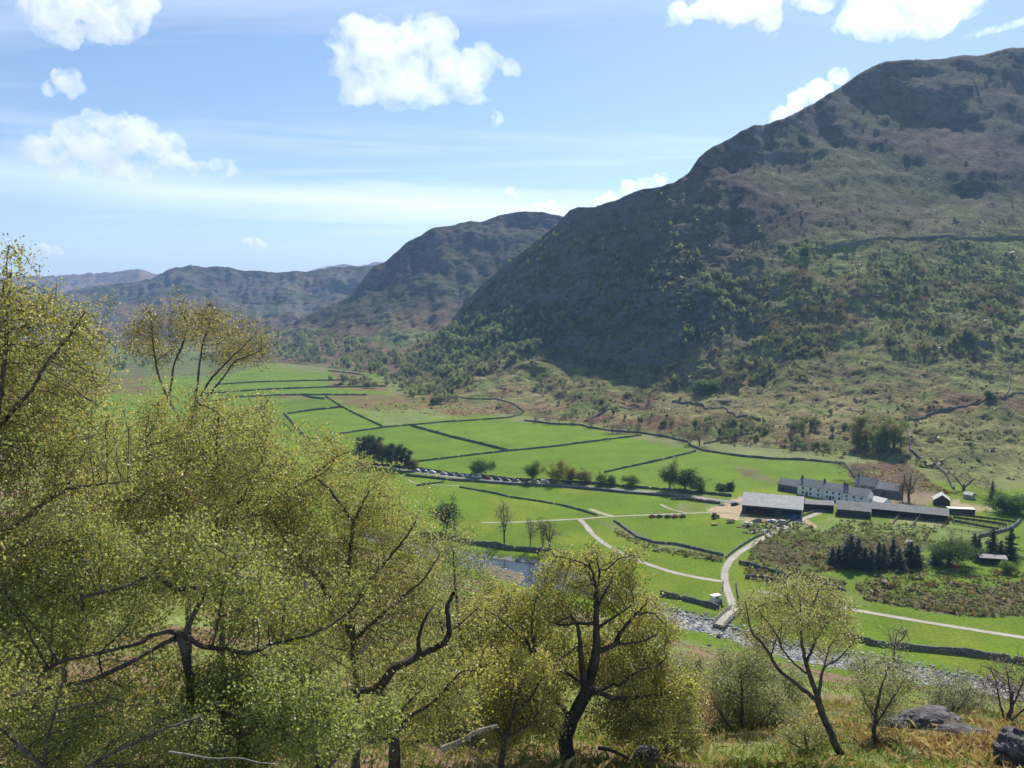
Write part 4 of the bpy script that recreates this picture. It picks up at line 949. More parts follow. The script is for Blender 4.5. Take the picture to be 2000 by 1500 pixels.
tractor(1397, 1012, .4, PM['red'], 'small red tractor parked at the corner of the pale yard')
tractor(1470, 1001, -.9, simple('orange_paint', (.55, .13, .02), .4, .1), 'orange tractor standing in the mouth of the big barn')
def trailer(u, v, ang, label, mat, L=3.4, W=1.8, box_h=.7):
    p = floor(u, v); r = empty('farm_trailer', (p.x, p.y, .05), ang); tag(r, label, 'trailer')
    m = MB(); m.box((-L / 2, -W / 2, .55), (L / 2, W / 2, .68))
    for a in ((-L / 2, -W / 2, .68, L / 2, -W / 2 + .06), (-L / 2, W / 2 - .06, .68, L / 2, W / 2), (-L / 2, -W / 2 + .06, .68, -L / 2 + .06, W / 2 - .06), (L / 2 - .06, -W / 2 + .06, .68, L / 2, W / 2 - .06)):
        m.box((a[0], a[1], a[2]), (a[3], a[4], .68 + box_h))
    m.build('body', mat, r)
    m = MB(); m.box((L / 2, -.05, .5), (L / 2 + 1.2, .05, .6)); m.build('drawbar', DARKIN, r)
    for y in (-W / 2 - .05, W / 2 + .05): wheel(r, -.2, y, .33, .2)
trailer(1427, 1021, .2, 'pale tan farm trailer right of the red tractor', simple('tan_paint', (.45, .36, .24), .7, .2))
trailer(1395, 1025.5, .3, 'flat yellow trailer in the grass below the red tractor', simple('yellow_paint', (.60, .47, .08), .6, .2), 3.0, 1.6, .25)
trailer(1548, 1013.5, -.2, 'blue trailer drawn up against the front of the big barn', simple('blue_paint', (.02, .05, .30), .5, .15), 4.4, 1.9, 1.0)
def horsebox():
    p = floor(1397, 1178); r = empty('horse_box', (p.x, p.y, 0), R(28)); tag(r, 'boxy white horse trailer beside the track wall above the river', 'trailer')
    m = MB(); m.box((-1.7, -1.0, .45), (1.7, 1.0, 2.75), taper=.06); m.build('body', PM['white'], r)
    m = MB(); m.box((-1.75, -1.04, 2.75), (1.75, 1.04, 2.85)); m.build('roof', simple('cream_roof', (.62, .58, .50), .5, .05), r)
    m = MB(); m.box((-.6, -1.02, 1.7), (.6, -.955, 2.3)); m.build('window', WINDOW, r)
    m = MB(); m.box((1.66, -.8, .6), (1.73, .8, 2.4)); m.build('door', TRIM, r)
    m = MB(); m.box((-2.8, -.06, .5), (-1.7, .06, .62)); m.build('drawbar', DARKIN, r)
    for x in (-.4, .45):
        for y in (-1.0, 1.0): wheel(r, x, y, .33, .2)
horsebox()
car((*floor(1525, 1022)[:2], .05), 2.7, 'silver', 'estate', 'silver off-road car parked beside the track in front of the big barn')
car((*floor(1508, 1021)[:2], .05), 2.4, 'white', 'hatch', 'white car at the left of the silver one in front of the big barn')
car((*floor(1435, 987)[:2], .05), .6, 'dark blue', 'estate', 'dark car at the end of the lane by the pale yard', None)
# heaps
def heap(u, v, rx, ry, rz, mat, label, cat, name, seed=0, lump=.35):
    p = hit(u, v); n, k = 22, 9; V = []
    for j in range(k + 1):
        ph = j / k * math.pi * .62
        for i in range(n):
            a = 2 * math.pi * i / n; V.append((math.cos(a) * math.sin(ph), math.sin(a) * math.sin(ph), math.cos(ph) - .3))
    V = np.array(V); f = 1 + lump * fbm(V[:, 0] * 2, V[:, 1] * 2, V[:, 2] * 2, seed, 4); V = V * f[:, None] * np.array([rx, ry, rz])
    idx = np.arange((k + 1) * n).reshape(k + 1, n)
    F = np.stack([idx[:-1], idx[1:], np.roll(idx[1:], -1, 1), np.roll(idx[:-1], -1, 1)], -1).reshape(-1, 4)
    o = mesh_np(name, V, F, mat, False); o.location = p; tag(o, label, cat); return o
heap(1365, 976, 5, 3, 1.4, simple('rubble', (.33, .24, .20), .9, .4, 2), 'pinkish heap of rubble in the rough pen by the lane', 'heap', 'rubble_heap', 3)
heap(1460, 1022, 2.6, 1.5, 1.0, simple('sacks', (.5, .48, .42), .9, .5, 2), 'pale heap of scrap in the weeds below the barn', 'heap', 'scrap_heap', 5)
heap(1756, 1108, 2.2, 1.6, 1.3, simple('white_scrap', (.62, .60, .46), .8, .4, 3), 'white and yellowish scrap pile under the dark spruces', 'heap', 'scrap_heap', 6, .7)
heap(1866, 1108, 1.3, 1.0, 1.0, simple('red_tarp', (.35, .05, .04), .7, .3, 3), 'red covered pile at the foot of the round willow', 'heap', 'covered_pile', 8, .5)
heap(1496, 1037, 2.2, 1.2, .8, simple('bales', (.32, .36, .33), .7, .3, 3), 'greyish wrapped bales lying by the track below the barn', 'bales', 'bale_stack', 9, .5)
heap(1410, 987, 2.0, 1.5, 1.1, STONE, 'pile of dark stones at the end of the lane pen', 'heap', 'stone_heap', 10, .5)

heap(1762, 988, 2.4, 1.2, 1.0, simple('tarpaulin', (.30, .34, .36), .6, .3, 3), 'grey covered stack behind the left end of the long shed', 'heap', 'covered_pile', 21, .4)
heap(1792, 990, 1.8, 1.0, .9, simple('timber_stack', (.36, .30, .22), .8, .3, 3), 'brown timber stack behind the middle of the long shed', 'heap', 'timber_stack', 22, .5)
heap(1900, 997, 1.6, 1.0, .8, simple('feed_bags', (.55, .53, .48), .8, .3, 3), 'pale stack at the right end of the storage container', 'heap', 'covered_pile', 23, .5)
heap(1446, 1030, 1.8, 1.0, .8, simple('scrap_iron', (.22, .12, .07), .8, .4, 3), 'rusty scrap heap in the weeds left of the pale scrap', 'heap', 'scrap_heap', 24, .6)
heap(1520, 1032, 1.5, .9, .7, simple('wrapped_bale', (.45, .47, .46), .6, .2, 3), 'whitish heap beside the track right of the wrapped bales', 'heap', 'covered_pile', 25, .4)
trailer(1480, 1020, .5, 'grey farm trailer in front of the big barn, left of the parked cars', simple('grey_trailer', (.20, .20, .20), .7, .2), 3.6, 1.8, .6)
car((*floor(1765, 995)[:2], .05), .4, 'white', 'estate', 'white estate car half hidden behind the roof of the long shed')
# ------------------------------------------------------------------ tree growth
def bark_mat(name, dark, light, sc=6.0):
    t = NT(name); p = t.coord('Object'); n = t.noise(p, sc, 6, .7); n2 = t.noise(t.coord('Object', 1, (1, 1, .25)), sc * 2.5, 4)
    c = t.mix(t.ramp(n, [(.35, 0.0), (.68, 1.0)]), dark, light); c = t.mix(1.0, c, t.ramp(n2, [(.3, .65), (.7, 1.2)]), 'MULTIPLY')
    t.bsdf(c, .9, .15, normal=t.bump(t.math('ADD', n, n2), .8, .03)); return t.m
BARK = bark_mat('birch_bark', (.045, .036, .032), (.17, .145, .13), 5)
OAKBARK = bark_mat('oak_bark', (.035, .030, .026), (.105, .092, .078), 4)
DEADWOOD = bark_mat('dead_wood', (.16, .14, .12), (.42, .39, .35), 5)
TWIG = bark_mat('bare_twigs', (.085, .062, .055), (.17, .13, .115), 2)
PINEBARK = bark_mat('pine_bark', (.06, .045, .038), (.16, .11, .085), 2)
def leaf_mat(name, trans=.42, gloss=.35):
    t = NT(name); c = t.vcol()
    pr = t.n('ShaderNodeBsdfPrincipled'); t.put(pr, 'Base Color', c); t.put(pr, 'Roughness', .42); t.put(pr, 'Specular IOR Level', gloss)
    tr = t.n('ShaderNodeBsdfTranslucent'); t.put(tr, 'Color', t.mix(1.0, c, (1.2, 1.22, .75), 'MULTIPLY'))
    mx = t.n('ShaderNodeMixShader'); mx.inputs[0].default_value = trans
    t.t.links.new(pr.outputs[0], mx.inputs[1]); t.t.links.new(tr.outputs[0], mx.inputs[2]); t.t.links.new(mx.outputs[0], t.out.inputs[0]); return t.m
LEAF = leaf_mat('young_leaves', .5, .4); CLUMP = leaf_mat('leaf_clumps', .48, .1); NEEDLE = leaf_mat('needles', .12, .15)

def blob_points(blobs, n, rg, shell=.35):
    """points in ellipsoids [(centre, (rx,ry,rz))], favouring the outside"""
    vol = np.array([b[1][0] * b[1][1] * b[1][2] for b in blobs]) ** .62; pk = rg.choice(len(blobs), n, p=vol / vol.sum())
    d = rg.normal(size=(n, 3)); d /= np.linalg.norm(d, axis=1)[:, None]; r = np.where(rg.random(n) < .62, rg.random(n) ** shell, np.abs(rg.normal(0, .75, n)))
    return np.array([blobs[k][0] for k in pk]) + d * r[:, None] * np.array([blobs[k][1] for k in pk])

def grow(limbs, attr, step, kill, rg, iters=70, jit=.25, trop=0.0):
    """space colonisation. limbs: lists of (x,y,z) polylines; the first is the stem, others start from their nearest node"""
    pos = []; par = []; frc = []
    for li, (pl, r0, r1) in enumerate(limbs):
        pl = np.array(pl, float); d = np.concatenate([[0], np.cumsum(np.linalg.norm(np.diff(pl, axis=0), axis=1))])
        n = max(2, int(d[-1] / step) + 1); q = np.linspace(0, d[-1], n); P = np.stack([np.interp(q, d, pl[:, k]) for k in range(3)], -1)
        if n > 4:
            W_ = P.copy(); W_[1:-1] = (P[:-2] + P[1:-1] * 2 + P[2:]) / 4; P = W_
        P[1:] += rg.normal(0, step * .07, P[1:].shape)
        if li == 0: last = -1; s0 = 0
        else:
            A = np.array(pos); last = int(np.argmin(((A - P[0]) ** 2).sum(1))); s0 = 1 if np.linalg.norm(A[last] - P[0]) < step * 1.5 else 0
        for i in range(s0, n):
            pos.append(P[i]); par.append(last); frc.append(r0 + (r1 - r0) * i / (n - 1)); last = len(pos) - 1
    nl = len(pos); attr = np.asarray(attr, float); m = len(attr)
    cap = nl + 40 * m // 4 + 5000; PP = np.zeros((cap, 3)); PP[:nl] = pos; cnt = nl; ch = np.zeros(cap, int)
    A = attr; best = np.full(m, 1e18); bi = np.zeros(m, int)
    for b in range(0, nl, 256):
        dd = ((A[:, None, :] - PP[None, b:min(b + 256, nl)]) ** 2).sum(-1); k = dd.argmin(1); v = dd[np.arange(m), k]; u = v < best; best[u] = v[u]; bi[u] = k[u] + b
    alive = best > kill ** 2
    for it in range(iters):
        if not alive.any() or cnt + m >= cap: break
        idx = np.where(alive)[0]; ia = idx[rg.random(len(idx)) < .4]
        if not len(ia): continue
        nodes, inv = np.unique(bi[ia], return_inverse=True)
        v = A[ia] - PP[bi[ia]]; v /= np.linalg.norm(v, axis=1)[:, None] + 1e-9
        acc = np.zeros((len(nodes), 3)); np.add.at(acc, inv, v)
        acc += rg.normal(0, jit, acc.shape); acc[:, 2] += trop; acc /= np.linalg.norm(acc, axis=1)[:, None] + 1e-9
        ok = ch[nodes] < 9; nodes = nodes[ok]; acc = acc[ok]
        if not len(nodes): break
        new = PP[nodes] + acc * step; k0 = cnt; cnt += len(new); PP[k0:cnt] = new; ch[nodes] += 1
        par += nodes.tolist(); frc += [0] * len(new)
        for b in range(0, len(new), 512):
            nb = new[b:b + 512]; dd = ((A[idx][:, None, :] - nb[None]) ** 2).sum(-1); k = dd.argmin(1); vv = dd[np.arange(len(idx)), k]
            u = vv < best[idx]; ii = idx[u]; best[ii] = vv[u]; bi[ii] = k[u] + b + k0
        alive &= best > kill ** 2
    return PP[:cnt].copy(), np.array(par), np.array(frc)

def radii(par, frc, tip, e=2.3):
    n = len(par); a = np.zeros(n); kids = np.zeros(n, int); main = np.full(n, -1); mr = np.zeros(n)
    r = np.zeros(n)
    for i in range(n - 1, -1, -1):
        r[i] = max(frc[i], tip if a[i] == 0 else a[i] ** (1 / e)); p = par[i]
        if p >= 0:
            a[p] += r[i] ** e
            if r[i] > mr[p]: mr[p] = r[i]; main[p] = i
    return r, main
def tubes(P, par, r, main, k=5, rmin=0.0):
    """one continuous tube per chain; side shoots start with their own ring"""
    n = len(P); has = par >= 0; D = np.zeros((n, 3)); D[has] = P[has] - P[par[has]]
    for i in np.where(~has)[0]: D[i] = P[main[i]] - P[i] if main[i] >= 0 else (0, 0, 1)
    D /= np.linalg.norm(D, axis=1)[:, None] + 1e-9
    ref = np.tile([0.31, 0.92, 0.23], (n, 1)); a = np.cross(D, ref); a /= np.linalg.norm(a, axis=1)[:, None] + 1e-9; b = np.cross(D, a)
    th = np.arange(k) * 2 * math.pi / k; co, si = np.cos(th), np.sin(th)
    ring = lambda c, rr, aa, bb: c[:, None, :] + rr[:, None, None] * (aa[:, None, :] * co[None, :, None] + bb[:, None, :] * si[None, :, None])
    R1 = ring(P, r, a, b)
    sel = np.where(has & (r >= rmin))[0]; p = par[sel]; ism = main[p] == sel
    side = sel[~ism]; R0 = ring(P[par[side]], np.minimum(r[par[side]], r[side] * 1.25), a[side], b[side])
    V = np.concatenate([R1.reshape(-1, 3), R0.reshape(-1, 3)])
    base0 = np.zeros(n, int); base0[sel[ism]] = p[ism] * k; base0[side] = n * k + np.arange(len(side)) * k
    s = base0[sel][:, None]; t = (sel * k)[:, None]; i = np.arange(k)[None]; j = (np.arange(k) + 1)[None] % k
    F = np.stack([s + i, s + j, t + j, t + i], -1).reshape(-1, 4)
    used = np.unique(F); mp = np.full(len(V), -1); mp[used] = np.arange(len(used))
    return V[used], mp[F]
def leaves(C, size, rg, cols, w=.62, up=.35, droop=0.0):
    """rhombic leaves (two-winged, folded along the midrib) at centres C"""
    n = len(C); d = rg.normal(size=(n, 3)); d[:, 2] -= droop; d /= np.linalg.norm(d, axis=1)[:, None]
    nn = rg.normal(size=(n, 3)); nn[:, 2] += up; nn -= (nn * d).sum(1)[:, None] * d; nn /= np.linalg.norm(nn, axis=1)[:, None] + 1e-9
    s = np.cross(d, nn); sz = size * rg.uniform(.6, 1.25, n)[:, None]
    V = np.stack([C - d * sz * .5, C + s * sz * w * .5 + nn * sz * .10, C + d * sz * .5, C - s * sz * w * .5 + nn * sz * .10], 1).reshape(-1, 3)
    F = np.arange(4 * n).reshape(n, 4)
    cols = np.asarray(cols, float); t = rg.random(n); k = rg.choice(len(cols), n); c = cols[k] * rg.uniform(.72, 1.25, (n, 1))
    return V, F, np.repeat(c, 4, 0)
# ------------------------------------------------------------------ trees of the valley
def tree_mesh(kind, seed, cols=None):
    """unit tree of height 1 with its foot at the origin -> (bark V,F), (leaf V,F,C)"""
    rg = np.random.default_rng(seed); E = lambda c, r: (np.array(c, float), r)
    if kind == 'broad':
        bl = [E((rg.normal(0, .13), rg.normal(0, .13), .54 + rg.normal(0, .15)), (rg.uniform(.14, .24), rg.uniform(.14, .24), rg.uniform(.14, .22))) for _ in range(8)] + [E((0, 0, .58), (.27, .27, .36))]
        at_ = blob_points(bl, 230, rg, .5); stem = [([(0, 0, -.05), (.01, .0, .2), (.0, .02, .45), (.02, 0, .7)], .030, .012)]
        n_leaf, spread, size, w = 20, .05, .042, .75
    elif kind == 'weep':
        bl = [E((rg.normal(0, .2), rg.normal(0, .2), .6 + rg.normal(0, .10)), (rg.uniform(.2, .28), rg.uniform(.2, .28), rg.uniform(.15, .25))) for _ in range(7)] + [E((0, 0, .5), (.55, .55, .42))]
        at_ = blob_points(bl, 300, rg, .4); stem = [([(0, 0, -.05), (.02, 0, .2), (.0, .03, .5)], .04, .015)]
        n_leaf, spread, size, w = 20, .055, .042, .6
    elif kind == 'tall':
        bl = [E((rg.normal(0, .06), rg.normal(0, .06), z), (.13, .13, .12)) for z in (.42, .55, .68, .8, .9)]
        at_ = blob_points(bl, 200, rg, .5); stem = [([(0, 0, -.05), (.0, .01, .4), (.01, 0, .9)], .022, .006)]
        n_leaf, spread, size, w = 14, .035, .03, .75
    elif kind == 'bare':
        bl = [E((rg.normal(0, .05), rg.normal(0, .05), z), (rr, rr, .16)) for z, rr in ((.40, .14), (.55, .20), (.7, .21), (.85, .15))]
        at_ = blob_points(bl, 700, rg, .6); stem = [([(0, 0, -.05), (.0, .01, .3), (.02, 0, .85)], .024, .006), ([(0, 0, .25), (-.07, .02, .55), (-.1, .03, .8)], .014, .004), ([(0, 0, .3), (.08, -.02, .55), (.11, -.03, .75)], .012, .004)]
        n_leaf, spread, size, w = 9, .03, .022, .3
    elif kind == 'barebush':
        bl = [E((rg.normal(0, .2), rg.normal(0, .2), .55), (.3, .3, .35)) for _ in range(4)]
        at_ = blob_points(bl, 380, rg, .6); stem = [([(0, 0, -.05), (.0, .01, .25)], .03, .02), ([(0, 0, .1), (-.2, .02, .5)], .02, .006), ([(0, 0, .1), (.2, -.1, .5)], .02, .006)]
        n_leaf, spread, size, w = 6, .05, .028, .4
    elif kind == 'bush':
        bl = [E((rg.normal(0, .25), rg.normal(0, .25), .45 + rg.normal(0, .1)), (.3, .3, .35)) for _ in range(6)]
        at_ = blob_points(bl, 240, rg, .4); stem = [([(0, 0, -.05), (.0, .01, .25)], .03, .02), ([(0, 0, .1), (-.25, .02, .4)], .02, .008), ([(0, 0, .1), (.25, -.1, .4)], .02, .008)]
        n_leaf, spread, size, w = 16, .07, .05, .75
    elif kind == 'pine':
        bl = [E((rg.normal(0, .07), rg.normal(0, .07), z), (rr, rr, .075)) for z, rr in ((.30, .12), (.40, .15), (.52, .18), (.63, .18), (.74, .16), (.84, .13), (.93, .08))]
        at_ = blob_points(bl, 200, rg, .6); stem = [([(0, 0, -.05), (.0, .01, .4), (.01, 0, .95)], .020, .006)]
        n_leaf, spread, size, w = 22, .032, .038, .3
    elif kind == 'spruce':
        zs = np.linspace(.06, .98, 22); pts = []
        for z in zs:
            for q in range(max(3, int(13 * (1 - z)) + 3)):
                a = rg.uniform(0, 6.28); rr = (.27 * (1 - z) ** .75 * (1 + .35 * math.sin(z * 21 + seed)) + .012) * rg.uniform(.35, 1.25); pts.append((math.cos(a) * rr, math.sin(a) * rr, z - rr * .25))
        at_ = np.array(pts); stem = [([(0, 0, -.05), (0, 0, .5), (0, 0, 1)], .022, .003)]
        n_leaf, spread, size, w = 26, .026, .034, .35
    P, par, frc = grow(stem, at_, .05, .05, rg, 30)
    r, main = radii(par, frc, .0028 if kind not in ('bare', 'barebush') else .0034)
    BV, BF = tubes(P, par, r, main, 4)
    tips = P[(r < .009) & (np.arange(len(P)) >= 3)]
    if kind in ('spruce', 'pine'): tips = np.concatenate([at_, tips[::2]])
    if kind == 'spruce':
        k = rg.random((len(tips), n_leaf)); C = tips[:, None, :] * np.array([1, 1, 1]) ; C = np.concatenate([C * np.array([1, 1, 1])] , 1)
        ax = np.zeros((len(tips), 1, 3)); ax[:, 0, 2] = tips[:, 2]; C = ax + (tips[:, None, :] - ax) * (1 - .8 * k[..., None]) + rg.normal(0, spread * .6, (len(tips), n_leaf, 3)); C = C.reshape(-1, 3)
    else: C = np.repeat(tips, n_leaf, 0) + rg.normal(0, spread, (len(tips) * n_leaf, 3))
    if len(C) > 9000: C = C[rg.choice(len(C), 9000, False)]
    LV, LF, LC = leaves(C, size, rg, cols, w)
    return BV, BF, LV, LF, LC
GREENS = [(.085, .125, .022), (.10, .14, .030), (.075, .115, .025), (.12, .145, .03)]
DARKG = [(.045, .080, .020), (.055, .095, .022), (.065, .10, .028)]
YELG = [(.17, .175, .035), (.15, .165, .04), (.20, .19, .04)]
OLIVE = [(.14, .125, .045), (.12, .12, .04), (.155, .12, .05)]
WOODG = [(.34, .38, .20), (.28, .33, .16), (.38, .40, .22), (.26, .30, .15), (.33, .33, .19)]
WOODD = [(.15, .18, .09), (.17, .20, .10), (.13, .16, .075)]
BROWNT = [(.15, .105, .08), (.13, .095, .075), (.17, .12, .085)]
PINEC = [(.030, .050, .022), (.04, .060, .026), (.028, .042, .022), (.06, .06, .03)]
SPRUCEC = [(.024, .045, .024), (.03, .054, .028), (.02, .036, .022)]
PALEG = [(.14, .17, .06), (.12, .155, .055), (.155, .175, .075), (.11, .14, .045)]
GREYB = [(.17, .16, .13), (.14, .13, .10), (.15, .155, .10)]
GREENS = [tuple(x * 1.75 for x in c) for c in GREENS]
DARKG = [tuple(x * 1.6 for x in c) for c in DARKG]
YELG = [tuple(x * 1.5 for x in c) for c in YELG]
OLIVE = [tuple(x * 1.5 for x in c) for c in OLIVE]
PALEG = [tuple(x * 1.7 for x in c) for c in PALEG]
GREYB = [tuple(x * 1.35 for x in c) for c in GREYB]
BROWNT = [tuple(x * 1.25 for x in c) for c in BROWNT]
PINEC = [tuple(x * 2.0 for x in c) for c in PINEC]
_cache = {}
def tree_parts(kind, seed, ckey, cols, merged=False):
    k = (kind, seed, ckey, merged)
    if k in _cache: return _cache[k]
    BV, BF, LV, LF, LC = tree_mesh(kind, seed, cols); bark = TWIG if kind.startswith('bare') else PINEBARK if kind in ('pine', 'spruce') else BARK
    lm = NEEDLE if kind in ('pine', 'spruce') else CLUMP
    if merged:
        o = mesh_np('woodland_tree', np.concatenate([BV, LV]), np.concatenate([BF, LF + len(BV)]), [bark, lm], False, midx=[0] * len(BF) + [1] * len(LF), col=np.concatenate([np.full((len(BV), 3), .1), LC])); ms = (o.data,)
        bpy.data.objects.remove(o)
    else:
        a = mesh_np('trunk', BV, BF, bark, True); b = mesh_np('crown', LV, LF, lm, False, col=LC); ms = (a.data, b.data)
        bpy.data.objects.remove(a); bpy.data.objects.remove(b)
    _cache[k] = ms; return ms
rgt = random.Random(12)
def plant(name, u, v, hpx, wpx, kind, seed, ckey, cols, label, cat='tree', group=None, aspect=None):
    """tree with its foot at photograph pixel (u,v), hpx tall and wpx wide in the photograph"""
    p = hit(u, v); h = hpx / FPX * p.y; base = {'broad': .72, 'weep': 1.2, 'tall': .36, 'bare': .50, 'barebush': 1.0, 'bush': 1.1, 'pine': .42, 'spruce': .5}[kind]
    wf = (wpx / hpx) / base if wpx else 1.0
    r = empty(name, p, rgt.uniform(0, 6.28)); r.scale = (h * wf, h * wf, h); tag(r, label, cat, group)
    for nm, me in zip(('trunk', 'crown'), tree_parts(kind, seed, ckey, cols)):
        o = link(bpy.data.objects.new(nm, me)); o.parent = r
    return r
B = plant
B('round_tree', 935, 931, 39, 46, 'broad', 1, 'g', DARKG, 'round dark green tree, leftmost along the lane wall')
B('round_tree', 1040, 942, 40, 40, 'broad', 2, 'g', GREENS, 'round green tree on the lane left of the yellowish weeping tree')
B('weeping_tree', 1088, 943, 46, 54, 'weep', 3, 'y', YELG, 'yellow green weeping tree above the lane wall')
B('olive_tree', 1117, 944, 34, 34, 'broad', 4, 'o', OLIVE, 'olive brown tree touching the weeping tree by the lane')
B('olive_tree', 1144, 945, 30, 30, 'broad', 5, 'o2', OLIVE, 'thin brownish tree at the right end of the weeping tree group')
B('small_tree', 1177, 949, 27, 26, 'broad', 6, 'g', GREENS, 'left one of the two small trees side by side on the lane')
B('small_tree', 1193, 949, 24, 24, 'broad', 7, 'd', DARKG, 'right one of the two small trees side by side on the lane')
B('small_tree', 1235, 952, 30, 31, 'broad', 1, 'd2', GREENS, 'small pointed tree standing alone on the lane')
B('round_tree', 1308, 958, 56, 46, 'broad', 2, 'd3', PALEG, 'pale tall half of the big double tree by the lane')
B('round_tree', 1338, 961, 50, 58, 'broad', 3, 'd4', DARKG, 'dark wide half of the big double tree by the lane')
B('small_tree', 1368, 963, 24, 24, 'bush', 4, 'd5', DARKG, 'dark small bush at the right foot of the big double tree', 'bush')
B('conifer_bush', 1410, 957, 14, 26, 'bush', 5, 's', SPRUCEC, 'low dark evergreen bush by the yard entrance', 'bush')
B('conifer_bush', 1430, 958, 17, 22, 'bush', 6, 's2', SPRUCEC, 'taller dark evergreen bush nearest the pale yard', 'bush')
B('bare_tree', 985, 1062, 88, 44, 'bare', 1, 'b', GREYB, 'tallest leafless tree standing on the river bank wall', group='leafless trees by the river')
B('bare_tree', 1036, 1074, 68, 26, 'bare', 2, 'b', GREYB, 'slim leafless tree at the left of the trio on the river bank', group='leafless trees by the river')
B('bare_tree', 1060, 1076, 68, 30, 'bare', 3, 'b', BROWNT, 'middle leafless tree of the trio on the river bank', group='leafless trees by the river')
B('bare_tree', 1073, 1077, 66, 42, 'bare', 4, 'b', BROWNT, 'brownish leafless tree at the right of the trio on the river bank', group='leafless trees by the river')
for i, (u, v, h, k, c, lab) in enumerate([
    (702, 905, 52, 'pine', PINEC, 'leftmost'), (712, 907, 57, 'pine', PINEC, 'second'), (722, 909, 60, 'pine', PINEC, 'third'), (731, 911, 62, 'pine', PINEC, 'fourth and tallest'), (739, 910, 58, 'pine', PINEC, 'fifth'),
    (747, 913, 50, 'pine', OLIVE, 'sixth and brownish'), (756, 912, 44, 'pine', PINEC, 'seventh'), (765, 915, 50, 'pine', PINEC, 'eighth'), (773, 914, 44, 'pine', PINEC, 'ninth'), (781, 917, 50, 'pine', PINEC, 'tenth'), (790, 917, 45, 'pine', PINEC, 'eleventh'), (799, 919, 40, 'pine', PINEC, 'twelfth'), (808, 919, 28, 'broad', OLIVE, 'low brown rightmost')]):
    B('pine_tree', u, v, h, 26 if k == 'pine' else 24, k, 1 + i % 4, 'p%d' % (c is OLIVE), c, f'{lab} tree of the dark clump at the left end of the lane', group='pines in the clump')
SP = [(1628, 1104, 44), (1640, 1106, 54), (1652, 1108, 50), (1664, 1109, 60), (1676, 1110, 58), (1690, 1112, 46), (1704, 1112, 48), (1716, 1114, 52), (1728, 1107, 60), (1742, 1108, 57), (1756, 1108, 44), (1770, 1106, 55), (1783, 1112, 50), (1794, 1112, 44), (1830, 1108, 48)]
for i, (u, v, h) in enumerate(SP):
    B('spruce_tree', u + rgt.uniform(-4, 4), v + rgt.uniform(-7, 3), h * rgt.uniform(.72, 1.12), h * rgt.uniform(.6, 1.0), 'spruce', 1 + i % 5, 's', SPRUCEC, f'dark spruce left of the round willow, number {i + 1} of {len(SP)} counted from the left', group='dark spruces below the farm')
for i, (u, v, h) in enumerate([(1900, 1092, 50), (1912, 1088, 42), (1934, 1092, 52), (1952, 1094, 42), (1971, 1096, 58)]):
    B('spruce_tree', u + rgt.uniform(-4, 4), v + rgt.uniform(-7, 3), h * rgt.uniform(.72, 1.12), h * rgt.uniform(.6, 1.0), 'spruce', 1 + i % 5, 's', SPRUCEC, f'dark spruce behind the open shelter, number {i + 1} of 5 counted from the left', group='dark spruces below the farm')
B('willow_tree', 1855, 1104, 60, 92, 'weep', 8, 'w', [(.085, .13, .035), (.10, .15, .04), (.075, .115, .035)], 'broad rounded green willow between the two spruce groups')
B('round_bush', 1968, 1118, 30, 36, 'bush', 7, 'w', GREENS, 'round light green bush in front of the open shelter', 'bush')
B('brown_bush', 1942, 1122, 16, 26, 'barebush', 7, 'b', BROWNT, 'low brown bush left of the light green bush by the shelter', 'bush')
B('bare_tree', 1672, 940, 46, 70, 'barebush', 2, 'b', GREYB, 'leafless spreading tree at the end of the boundary wall above the farm')
B('bare_tree', 1882, 958, 52, 84, 'barebush', 3, 'b2', BROWNT, 'leafless brown spreading tree above the black hut')
B('bare_tree', 1775, 978, 62, 50, 'bare', 5, 'b2', GREYB, 'dark leafless tree behind the long shed roof')
B('bare_tree', 1762, 978, 44, 30, 'bare', 6, 'b2', BROWNT, 'smaller leafless tree left of the dark one behind the long shed')
B('spruce_tree', 1937, 985, 46, 26, 'spruce', 2, 'g', DARKG, 'single green spruce beside the big bush at the right edge')
B('big_bush', 1963, 1003, 48, 66, 'bush', 2, 'g', DARKG, 'big dark green bush behind the pens at the right edge', 'bush')
B('big_bush', 1990, 1000, 40, 50, 'bush', 3, 'g', GREENS, 'lighter green bush cut by the right edge behind the pens', 'bush')
B('round_tree', 872, 1040, 70, 56, 'broad', 5, 'd', DARKG, 'dark green tree rising behind the birch crowns left of the river')
B('fell_tree', 1572, 497, 22, 26, 'broad', 4, 'g2', GREENS, 'lone tree on the high fell wall')
B('fell_tree', 1930, 783, 22, 26, 'broad', 3, 'd6', DARKG, 'lone dark tree by the wall on the pale knoll')
B('hillside_bush', 1380, 762, 26, 46, 'bush', 5, 's3', DARKG, 'dark bush group above the crooked wall on the brown knolls', 'bush')
wb = [(1196, 846, 24), (1212, 845, 20), (1228, 845, 28), (1246, 848, 20), (1348, 868, 30), (1366, 870, 36), (1335, 862, 24), (1290, 853, 18), (1070, 829, 18), (1092, 829, 22), (1045, 826, 15), (1120, 831, 16), (1155, 836, 20)]
for i, (u, v, h) in enumerate(wb):
    B('brown_tree', u, v, h, h * 1.1, 'barebush', 1 + i % 4, 'w%d' % (i % 2), [BROWNT, GREYB][i % 2], 'small brown leafless tree growing along the boundary wall under the fell', group='brown trees along the boundary wall')
rg2 = random.Random(3)
for i in range(16):
    u = 1645 + rg2.random() * 118; v = 868 + rg2.random() * 22 - (u - 1645) * .06; h = rg2.uniform(36, 62)
    B('slender_tree', u, v, h, h * rg2.uniform(.42, .6), 'tall' if i % 3 else 'broad', 1 + i % 4, 't%d' % (i % 3), [PALEG, GREENS, OLIVE][i % 3], 'slender pale green tree in the tight grove where the walls meet above the farm', group='slender trees in the grove above the farm')

